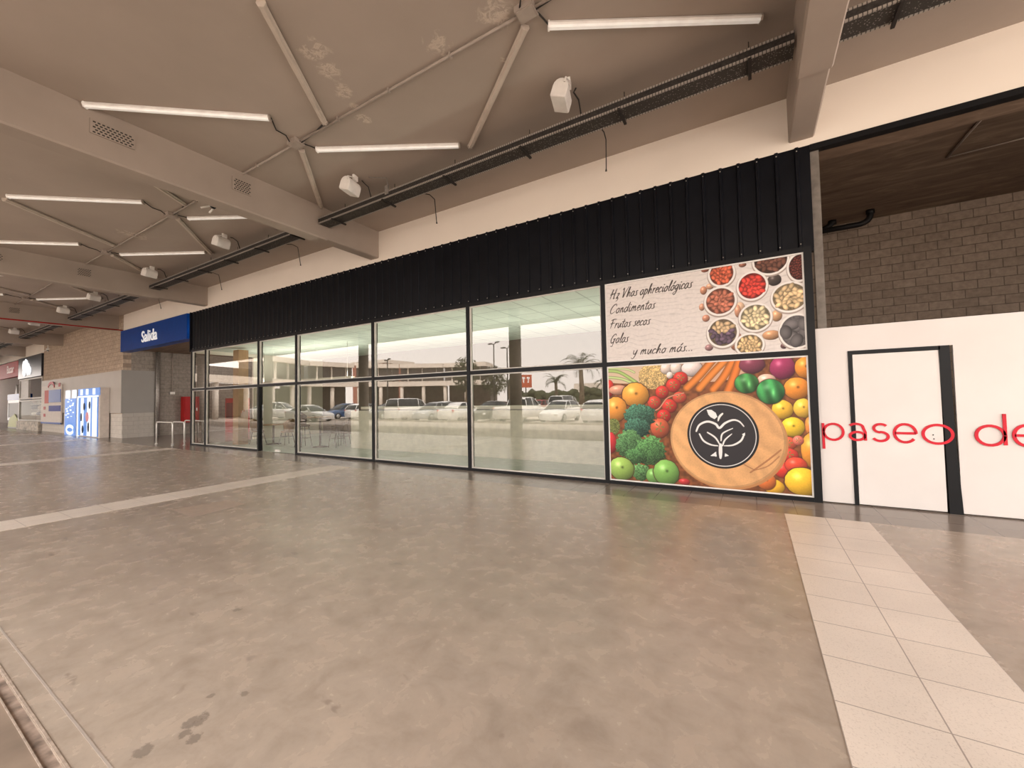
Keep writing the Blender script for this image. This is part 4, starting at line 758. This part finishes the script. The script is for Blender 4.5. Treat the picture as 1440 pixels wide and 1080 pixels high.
# wall notice board / machine left of freezer
t_ = thing('notice_board', 'pale wall board with blue and red notices left of the freezer', 'notice board', (-37.5, D - .12, 0))
MB().box(-2.3, 2.1, 0, .05, .6, 2.9).build('board', M_CAB, t_); MB().box(-.55, 2.0, -.02, 0, 1.85, 2.62).build('blue_notice', M_BLUE, t_)
MB().box(-1.5, -.6, -.02, 0, 1.8, 2.62).build('red_notice', mat('faded_red_notice', (.5, .09, .07), .5), t_)
MB().box(-.5, 2.0, -.02, 0, 1.3, 1.65).build('small_blue_notice', mat('purple_blue', (.05, .06, .25), .5), t_)
b = MB(); ribbon(b, arc(-.1, 2.75, .65, .32, 0, 170), .16, -.02, 0); b.box(1.5, 1.8, -.02, 0, 2.78, 3.0); b.build('red_emblem', M_RED, t_)
b = MB()
for z in (1.4, .95): b.box(-1.7, -1.35, -.02, 0, z, z + .2)
b.build('red_mark', M_RED, t_)
MB().box(-2.3, 2.1, -.02, .02, .52, .62).build('blue_skirting', M_BLUE, t_)
# dark shop with white logo sign
struct(MB().box(-46.5, -40.1, 9.6, 9.8, 0, CZ).box(-40.3, -40.1, D, 9.6, 0, 5.15), 'wall_far_shop', M_INT, 'dim back wall of the small shop at far left', 'wall')
struct(MB().box(-75, -40.1, D + .3, 12, 5.15, 5.3), 'ceiling_far_shop', M_DARKV, 'ceiling of the small shops at far left', 'ceiling')
struct(MB().box(-75, -40.1, D + .02, 12, -.3, 0), 'floor_far_shop', M_DTILE, 'floor of the small shop at far left', 'floor')
t_ = thing('shop_sign', 'black sign board with a white cloud-like logo', 'sign', (-43.3, D - .1, 3.7))
MB().box(-3.2, 3.15, 0, .25, -.05, 1.43).build('sign_board', mat('black_sign_face', (.02, .02, .025), .3), t_)
b = MB()
for x, z, r_ in ((-1.25, .45, .45), (-1.4, .85, .42), (-.7, .8, .5), (-.2, .55, .5), (.3, .42, .35), (-.9, 1.05, .3)): b.lathe([(r_, 0), (r_, .03)], 24); vv = b.v[-48:]; b.v[-48:] = [(x + p_[0], -.03 + p_[2] * .5, z + p_[1] * .85) for p_ in vv]
b.build('logo', mat('lit_white_logo', (.85, .86, .9), .4, emit=((1, 1, 1), .2)), t_)
sf = sroot('window_7', 'small shop display window below the white logo sign', 'window', (-43.3, D, 0))
M_PALE = mat('pale_frame', (.55, .51, .46), .5)
b = MB(); ring(b, -3.1, 3.1, .62, 2.1, .1, -.05, .05); ring(b, -3.1, -.5, 2.15, 3.6, .1, -.05, .05); ring(b, -.5, 3.1, 2.15, 3.6, .1, -.05, .05); b.build('window_frame', M_PALE, sf)
MB().box(-2.9, -.6, 0, .04, 2.25, 3.5).build('panel', M_PALE, sf); MB().add([(-3, 0, .7), (3, 0, .7), (3, 0, 2.05), (-3, 0, 2.05)], [(0, 1, 2, 3)]).build('pane', glass('thin_glass', 1.03), sf, fix=False)
tag(MB().box(-46.4, -40.4, D - .15, D + .5, 0, .6).build('shop_counter', mat('mottled_counter', (.5, .44, .37), .6, noise=(5, .5))), 'mottled pale counter under the small shop window', 'counter')
rr = random.Random(11)
for k_ in range(3):
    z = .98 + .42 * k_
    sh = thing('display_shelf', 'shelf in the small far shop window, %s' % ['lowest', 'middle', 'top'][k_], 'shelf', (-43.3, 7.9, z), 0, 'far shop shelves')
    MB().box(-3, 3, -.2, .2, -.02, 0).build('board', M_PALE, sh)
lk = 0
for k_ in range(3):
    for j in range(5):
        x = -45.8 + j * 1.15 + rr.uniform(-.1, .1); z = .98 + .42 * k_; h = rr.uniform(.15, .34); r_ = rr.uniform(.12, .25)
        o = MB().lathe([(r_ * .6, 0), (r_, h * .2), (r_, h * .75), (r_ * .5, h)], 14).build('shop_jar', [M_PALE, M_DKB, M_COND][(j + k_) % 3]); o.location = (x, 7.9, z)
        tag(o, '%s jar, %s from the left, %s shelf of the far shop window' % (['pale', 'dark', 'brown grey'][(j + k_) % 3], ['first', 'second', 'third', 'fourth', 'fifth'][j], ['lowest', 'middle', 'top'][k_]), 'jar', 'jars in the far shop window')
t_ = thing('shop_sign', 'red sign board with pale lettering at the far left edge', 'sign', (-51, D - .1, 3.9))
MB().box(-6, 4.4, 0, .25, 0, 1.15).build('sign_board', mat('red_sign_face', (.45, .02, .015), .5, spec=.12), t_)
o = text_mesh('Bazar', .8, mat('pale_red_letters', (.75, .45, .42), .4), t_, .01, .02, 1.3); o.location = (2.1, -.02, .35)
struct(MB().box(-75, -46.5, 9.6, 9.8, 0, CZ), 'wall_far_dark', M_INT, 'dim recess wall under the red sign', 'wall')
t_ = thing('kiosk', 'white framed kiosk with a blue header under the red sign', 'kiosk', (-48.6, 7.25, 0))
MB().box(-1.9, 1.9, 0, .8, 0, 2.1).build('body', M_GREYP2, t_); b = MB(); ring(b, -1.9, 1.9, .6, 2.15, .22, -.03, .02); b.build('white_frame', M_WTXT, t_)
MB().box(-1.9, 1.9, -.05, .6, 2.15, 2.6).build('header', M_BLUE, t_); MB().prism([(.2, 2.6), (1.0, 2.6), (.8, 3.0), (.55, 3.3), (.45, 3.0)], 0, .2, 'y').build('top_ornament', M_PALE, t_)
MB().prism([(-1.6, .1), (1.7, .1), (1.5, .75), (.6, 1.1), (-1.0, .75)], -.06, -.03, 'y').build('yellow_print', mat('yellow_green', (.55, .55, .22), .5), t_)
# ================================================================= CAR PARK (seen mirrored in the shop glass)
M_TYRE = mat('tyre', (.02, .02, .02), .8); M_HUB = mat('wheel_hub', (.5, .5, .5), .3, .8); M_WIN = mat('car_window', (.02, .025, .03), .06)
M_LAMP = mat('headlamp', (.8, .8, .8), .15); M_TAIL = mat('tail_lamp', (.5, .02, .02), .3)
def paint_(n_, c_): return mat(n_, c_, .25, .0)
PAINTS = {'white': paint_('white_paint', (.82, .80, .78)), 'silver': paint_('silver_paint', (.45, .45, .46)), 'dark grey': paint_('grey_paint', (.07, .07, .08)), 'black': paint_('black_paint', (.015, .015, .018)), 'blue': paint_('blue_paint', (.05, .10, .22)), 'red': paint_('car_red', (.35, .03, .03))}
def loft(b, secs, closed=True, smooth=True):
    n_ = len(secs[0]); vs = [p_ for s_ in secs for p_ in s_]; fs = []
    for i in range(len(secs) - 1):
        for k_ in range(n_ - 1): a = i * n_ + k_; fs.append((a, a + 1, a + n_ + 1, a + n_))
    if closed: fs += [tuple(range(n_))[::-1], tuple(range((len(secs) - 1) * n_, len(secs) * n_))]
    b.add(vs, fs, None, smooth)
def build_car(kind, col):
    t_ = thing('parked_car', '', 'car'); P_ = PAINTS[col]
    st = {'hatch': ([(0, .55, .62), (.06, .72, .66), (.3, .80, .74), (.9, .84, .86), (1.2, .85, .93), (2.2, .86, .97), (3.4, .85, 1.0), (3.75, .80, .98), (3.85, .74, .85)], [(.98, .92), (1.65, 1.40), (2.2, 1.48), (3.1, 1.45), (3.55, 1.32), (3.8, .98)], 3.85, (.72, 3.1)),
          'sedan': ([(0, .55, .60), (.06, .74, .66), (.35, .82, .74), (1.0, .86, .84), (1.35, .87, .92), (2.5, .88, .95), (3.6, .87, .97), (4.3, .82, .95), (4.42, .74, .80)], [(1.15, .90), (1.9, 1.38), (2.5, 1.45), (3.0, 1.42), (3.75, 1.02), (3.85, .97)], 4.42, (.8, 3.5)),
          'pickup': ([(0, .6, .80), (.06, .80, .86), (.35, .88, .95), (1.1, .92, 1.05), (1.4, .92, 1.12), (2.9, .92, 1.14), (3.2, .92, 1.14), (5.0, .92, 1.12), (5.1, .90, 1.0)], [(1.25, 1.10), (1.8, 1.66), (2.3, 1.74), (3.1, 1.72), (3.25, 1.6), (3.35, 1.13)], 5.1, (.95, 4.0)),
          'van': ([(0, .6, .80), (.06, .78, .9), (.3, .84, 1.0), (.8, .88, 1.06), (1.1, .89, 1.1), (2.5, .9, 1.12), (3.9, .9, 1.12), (4.25, .88, 1.1), (4.3, .86, 1.0)], [(.75, 1.05), (1.25, 1.7), (1.8, 1.84), (3.9, 1.84), (4.15, 1.78), (4.25, 1.1)], 4.3, (.75, 3.55))}[kind]
    lo, ca, L_, wh_ = st; z0 = .32 if kind == 'pickup' else .2; secs = []
    for x, hw, z in lo:
        secs.append([(-(hw - .08), x, z0), (-hw, x, z0 + .12), (-hw - .01, x, (z0 + z) / 2), (-hw + .02, x, z - .06), (-hw + .12, x, z), (0, x, z + .025), (hw - .12, x, z), (hw - .02, x, z - .06), (hw + .01, x, (z0 + z) / 2), (hw, x, z0 + .12), (hw - .08, x, z0)])
    b = MB(); loft(b, secs); bd = b.build('body', P_, t_)
    cb = MB(); s2 = []; wb = lo[4][1] - .07
    for x, z in ca:
        zz = max(z, .93); wt = wb - .2 * (z - ca[0][1]) / (max(c_[1] for c_ in ca) - ca[0][1] + .01); s2.append([(-wb, x, ca[0][1] - .08), (-wt, x, z - .05), (-wt + .08, x, z), (0, x, z + .02), (wt - .08, x, z), (wt, x, z - .05), (wb, x, ca[0][1] - .08)])
    loft(cb, s2); cb.build('window_band', M_WIN, t_)
    rf = MB(); r3 = []
    for x, z in ca[1:-1]:
        wt = wb - .2 * (z - ca[0][1]) / (max(c_[1] for c_ in ca) - ca[0][1] + .01); r3.append([(-wt - .006, x, z - .075), (-wt + .07, x, z + .01), (0, x, z + .032), (wt - .07, x, z + .01), (wt + .006, x, z - .075)])
    loft(rf, r3, False); r_ = rf.build('roof', P_, t_); so = r_.modifiers.new('t', 'SOLIDIFY'); so.thickness = .02
    pl = MB()
    for sx in (-1, 1):
        for i in (0, 2, len(ca) - 2):
            x, z = ca[i]; x2, z2 = ca[min(i + 1, len(ca) - 1)] if i != 2 else (x + .02, ca[0][1] - .08)
            wa = lambda q: wb - .2 * (q - ca[0][1]) / (max(c_[1] for c_ in ca) - ca[0][1] + .01)
            pl.tube([(sx * (wa(z) + .0), x, z - .04), (sx * (wa(z2) + .0), x2, z2 - .04)], .035, 6)
    pl.build('window_pillar', P_, t_)
    R_ = .38 if kind == 'pickup' else .31
    for y in wh_:
        for sx in (-1, 1):
            w_ = MB(); w_.lathe([(R_ * .75, -.1), (R_ * .97, -.09), (R_, -.04), (R_, .04), (R_ * .97, .09), (R_ * .75, .1)], 22); w_.v = [(p_[2], p_[0], p_[1]) for p_ in w_.v]
            wo_ = w_.build('wheel', M_TYRE, t_); wo_.location = (sx * .76, y, R_)
            h = MB().lathe([(R_ * .62, -.108), (R_ * .62, .108)], 18); h.v = [(p_[2], p_[0], p_[1]) for p_ in h.v]; h.build('hubcap', M_HUB, wo_)
    for sx in (-1, 1):
        MB().sphere((sx * (lo[1][1] - .2), .06, lo[1][2] - .08), (.17, .1, .08)).build('headlight', M_LAMP, t_)
        MB().sphere((sx * (lo[-2][1] - .08), L_ - .08, lo[-2][2] - .15), (.09, .08, .12)).build('taillight', M_TAIL, t_)
        MB().box(sx * (wb + .1) - .08, sx * (wb + .1) + .08, ca[0][0] + .3, ca[0][0] + .4, ca[0][1] + .02, ca[0][1] + .14).build('wing_mirror', P_, t_)
    MB().box(-.22, .22, L_ - .02, L_ + .012, .5, .6).build('number_plate', M_WTXT, t_)
    return t_
protos = {}
lay = [(2.6, -12.0, 'hatch', 'white', 0), (-.2, -12.2, 'sedan', 'silver', 0), (-5.9, -11.9, 'hatch', 'dark grey', PI), (-8.7, -12.0, 'hatch', 'white', 0), (-11.6, -11.8, 'hatch', 'white', PI), (-14.5, -12.0, 'pickup', 'white', 0), (-17.3, -11.8, 'hatch', 'black', PI),
       (-20.3, -12.1, 'sedan', 'white', 0), (-23.2, -11.8, 'hatch', 'silver', PI), (-26.1, -12.0, 'van', 'white', 0), (-29.0, -11.8, 'sedan', 'dark grey', PI), (-32.0, -12.0, 'hatch', 'white', 0), (-35.0, -11.8, 'hatch', 'blue', PI), (-38, -7.5, 'pickup', 'white', .9), (-44.0, -9.6, 'sedan', 'silver', .6), (-31.5, -5.6, 'sedan', 'white', 1.45),
       (-4.0, -22, 'hatch', 'white', 0), (-9.8, -22, 'sedan', 'white', 0), (-15.6, -22, 'van', 'white', 0), (-18.5, -22, 'hatch', 'red', PI), (-24.2, -22, 'sedan', 'silver', PI), (-30.2, -22, 'hatch', 'white', 0), (-36.2, -22, 'van', 'dark grey', 0)]
for i, (x, y, kd, col, rz) in enumerate(lay):
    key = (kd, col)
    if key not in protos: o = protos[key] = build_car(kd, col)
    else: o = copy_tree(protos[key])
    o.location = (x, y + (2 if rz == PI else -2), -.14); o.rotation_euler = (0, 0, rz)
    row = 'front row' if y > -16 else 'back row'
    nm = {'hatch': 'small hatchback', 'sedan': 'saloon car', 'pickup': 'pickup truck', 'van': 'compact van'}[kd]
    same = [j for j, q in enumerate(lay) if q[2:4] == (kd, col) and (q[1] > -16) == (y > -16)]; same.sort(key=lambda j: -lay[j][0])
    k_ = same.index(i); o['label'] = '%s %s parked in the %s%s' % (col, nm, row, '' if len(same) == 1 else ', ' + ['nearest the printed panels', 'second from the printed panels', 'third from the printed panels', 'fourth from the printed panels', 'fifth'][k_]); o['group'] = 'parked cars'

# curved mall wing across the car park
M_WWALL = mat('wing_white', (.72, .64, .56), .6); M_WGL = mat('wing_glazing', (.10, .08, .07), .15); M_WSH = mat('wing_shopfront', (.09, .065, .05), .6); M_WPINK = mat('wing_brick_red', (.33, .14, .10), .8)
pts = [(-47, 1), (-49.5, -7), (-53, -15), (-56, -22), (-55, -29), (-50.5, -34), (-44.5, -38), (-37.5, -40.5)]
wg = thing('mall_building', 'curved two storey mall wing with white bands seen mirrored in the glass', 'building', (-52, -22, -.14))
wl = wg.location
def seg_box(b, p_, q_, dep, z0, z1, inset=0):
    d_ = Vector((q_[0] - p_[0], q_[1] - p_[1])); d_.normalize(); nrm = Vector((-d_.y, d_.x))  # outward to the back
    if (Vector(p_) + nrm - Vector((-20, -12))).length < (Vector(p_) - Vector((-20, -12))).length: nrm = -nrm
    a = Vector(p_) + nrm * inset; c_ = Vector(q_) + nrm * inset; e = c_ + nrm * dep; f_ = a + nrm * dep
    b.prism([(v_.x - wl.x, v_.y - wl.y) for v_ in (a, c_, e, f_)], z0 - wl.z, z1 - wl.z, 'z')
b1, b2, b3, b4 = MB(), MB(), MB(), MB()
for i in range(len(pts) - 1):
    seg_box(b1, pts[i], pts[i + 1], 1.0, 3.9, 4.7)
    seg_box(b2, pts[i], pts[i + 1], 5, 0, 4.0, 3.2)
    if i >= 2:
        seg_box(b3, pts[i], pts[i + 1], 4, 4.7, 7.0, 1.2); seg_box(b1, pts[i], pts[i + 1], 5, 7.0, 7.7, .4)
        for k_ in range(3):
            t_ = (k_ + .5) / 3; c_ = (pts[i][0] * (1 - t_) + pts[i + 1][0] * t_, pts[i][1] * (1 - t_) + pts[i + 1][1] * t_); e = (c_[0] * .97 + pts[i + 1][0] * .03, c_[1] * .97 + pts[i + 1][1] * .03); seg_box(b4, c_, e, .5, 4.7, 7.0, .9)
    else: seg_box(b3, pts[i], pts[i + 1], 4, 4.7, 6.0, 3.5)
b1.build('white_band', M_WWALL, wg); b2.build('ground_floor', M_WSH, wg); b3.build('glazed_storey', M_WGL, wg); b4.build('window_pier', M_WWALL, wg)
for i in range(len(pts) - 1):
    for t_ in (0, .5):
        x = pts[i][0] * (1 - t_) + pts[i + 1][0] * t_; y = pts[i][1] * (1 - t_) + pts[i + 1][1] * t_
        o = MB().lathe([(.3, 0), (.3, 4.0)], 14).build('column', M_WWALL, wg); o.location = (x - wl.x - (.6 if i < 4 else 0), y - wl.y - (0 if i < 4 else .6), .0)
# neighbouring reddish block
o = thing('far_building', 'reddish block with white roof line beyond the curved wing', 'building', (-70, -48, -.14))
MB().box(-5, 5, -4, 4, 0, 9.5).build('walls', M_WPINK, o); MB().box(-5.3, 5.3, -4.3, 4.3, 9.5, 10.2).build('parapet', M_WWALL, o)
# lamp posts
M_POLE = mat('dark_pole', (.05, .045, .04), .5)
for x, y, h, lab in ((-21.8, -19, 7.1, 'lamp post left of the palms reflected in the widest window'), (-19.9, -18.4, 6.5, 'double-arm lamp post beside the red sign'), (-34.2, -11.7 - 5, 6.1, 'lamp post in front of the curved wing')):
    t_ = thing('lamp_post', 'tall dark ' + lab, 'lamp post', (x, y, -.14), .5, 'car park lamp posts')
    MB().tube([(0, 0, 0), (0, 0, h)], [.09, .05], 10).build('pole', M_POLE, t_)
    for s_ in (-1, 1):
        MB().tube([(0, 0, h - .1), (s_ * .5, 0, h + .08)], .03, 8).build('arm', M_POLE, t_); MB().box(s_ * .75 - .28, s_ * .75 + .28, -.13, .13, h + .04, h + .13).build('lamp_head', M_POLE, t_)
t_ = thing('bus_sign', 'orange red square sign with two white glyphs on a post in the car park', 'sign', (-16.8, -16.3, -.14), math.radians(128))
MB().tube([(0, 0, 0), (0, 0, 2.9)], .05, 8).build('post', M_POLE, t_); MB().box(-.55, .55, -.05, .05, 2.6, 3.7).build('board', mat('orange_red_sign', (.5, .10, .04), .5), t_)
b = MB()
for s_ in (-1, 1):
    for yy in (-.062, .055): b.box(s_ * .22 - .14, s_ * .22 + .14, yy, yy + .007, 3.35, 3.5); b.box(s_ * .22 - .05, s_ * .22 + .05, yy, yy + .007, 3.0, 3.36)
b.build('glyph', M_WTXT, t_)
# palms and trees
M_TRUNK = mat('palm_trunk', (.16, .12, .08), .9, noise=(8, .3)); M_FROND = mat('palm_frond', (.06, .07, .03), .6); M_LEAF = mat('tree_leaf', (.06, .065, .03), .7, noise=(3, .4))
def palm(x, y, h, s_, seed, label):
    r_ = random.Random(seed); t_ = thing('palm_tree', label, 'tree', (x, y, -.14), 0, 'car park palms')
    MB().tube([(0, 0, 0), (.05, 0, h * .5), (0, .05, h)], [.28 * s_, .2 * s_, .17 * s_], 12).build('trunk', M_TRUNK, t_)
    for k_ in range(20):
        az = k_ * 2.4 + r_.random() * .4; el = r_.uniform(-.1, 1.25); L_ = s_ * r_.uniform(1.6, 2.1); b = MB(); spine = []
        for j in range(9):
            u_ = j / 8; e_ = el - u_ * u_ * 1.6; 
            if j == 0: q = Vector((0, .05, h))
            else: q = spine[-1] + Vector((math.cos(az) * math.cos(e_), math.sin(az) * math.cos(e_), math.sin(e_))) * L_ / 8
            spine.append(q)
        b.tube(spine, .015 * s_, 4); sd = Vector((-math.sin(az), math.cos(az), 0))
        for j in range(1, 9):
            for q2 in (0, .5):
                c_ = spine[j] if not q2 else (spine[j] + spine[j - 1]) / 2; ll = .42 * s_ * math.sin(PI * (.12 + .8 * (j - q2) / 8.)); dr_ = (spine[j] - spine[j - 1]).normalized()
                for s2 in (-1, 1): tip = c_ + sd * s2 * ll + dr_ * ll * .5 + Vector((0, 0, -.25 * ll)); b.add([c_ - dr_ * .03, c_ + dr_ * .03, tip], [(0, 1, 2)])
        b.build('frond', M_FROND, t_, fix=False)
palm(-24.1, -25.6, 3.2, .8, 1, 'small slim palm left of the dark column reflection')
palm(-19.4, -28.3, 3.4, .95, 2, 'round headed palm right of the red sign')
palm(-15.8, -26.9, 5.0, 1.3, 3, 'tallest palm with a large upright crown')
palm(-14.6, -31.9, 3.3, 1.0, 4, 'rightmost palm at the edge of the reflection')
def tree(x, y, h, cr_, seed, label, grp):
    r_ = random.Random(seed); t_ = thing('tree', label, 'tree', (x, y, -.14), 0, grp)
    b = MB().tube([(0, 0, 0), (.1, 0, h * .55)], [.2, .1], 8)
    for k_ in range(9): a = k_ * 2.4; b.tube([(.05, 0, h * (.35 + .03 * k_)), (math.cos(a) * cr_ * .6, math.sin(a) * cr_ * .6, h * (.6 + .04 * k_))], [.06, .02], 5)
    b.build('trunk', M_TRUNK, t_); b = MB()
    for k_ in range(900):
        while True:
            p_ = Vector((r_.uniform(-1, 1), r_.uniform(-1, 1), r_.uniform(-1, 1)))
            if p_.length < 1: break
        p_ = Vector((p_.x * cr_, p_.y * cr_, h * .68 + p_.z * h * .34)); u_ = Vector((r_.gauss(0, 1), r_.gauss(0, 1), r_.gauss(0, 1))).normalized() * .2; v_ = Vector((r_.gauss(0, 1), r_.gauss(0, 1), r_.gauss(0, 1))).normalized() * .14
        b.add([p_ - u_, p_ + v_, p_ + u_, p_ - v_], [(0, 1, 2, 3)])
    b.build('foliage', M_LEAF, t_, fix=False)
tree(-33.3, -29.6, 7.4, 1.9, 5, 'bushy dark tree standing in front of the curved wing', 'car park trees')
tree(-31.0, -33, 6.2, 1.8, 6, 'second bushy tree right of the curved wing', 'car park trees')
b = MB(); r_ = random.Random(9)
x = -34
while x < 40:
    h = r_.uniform(2.2, 3.6)
    for k_ in range(22): b.sphere((x + r_.uniform(-1.5, 1.5), -46 + r_.uniform(-1, 1), h * r_.uniform(.2, .9)), (r_.uniform(.5, 1.0), .8, r_.uniform(.4, .8)), 6, 4)
    x += 2.4
tag(b.build('hedge', M_LEAF), 'long low hedge along the far side of the car park', 'hedge', kind='stuff')
b = MB().box(-30, 60, -62, -60, -.14, 4.2)
tag(b.build('boundary_wall', M_WWALL), 'long pale low building line beyond the hedge', 'wall')
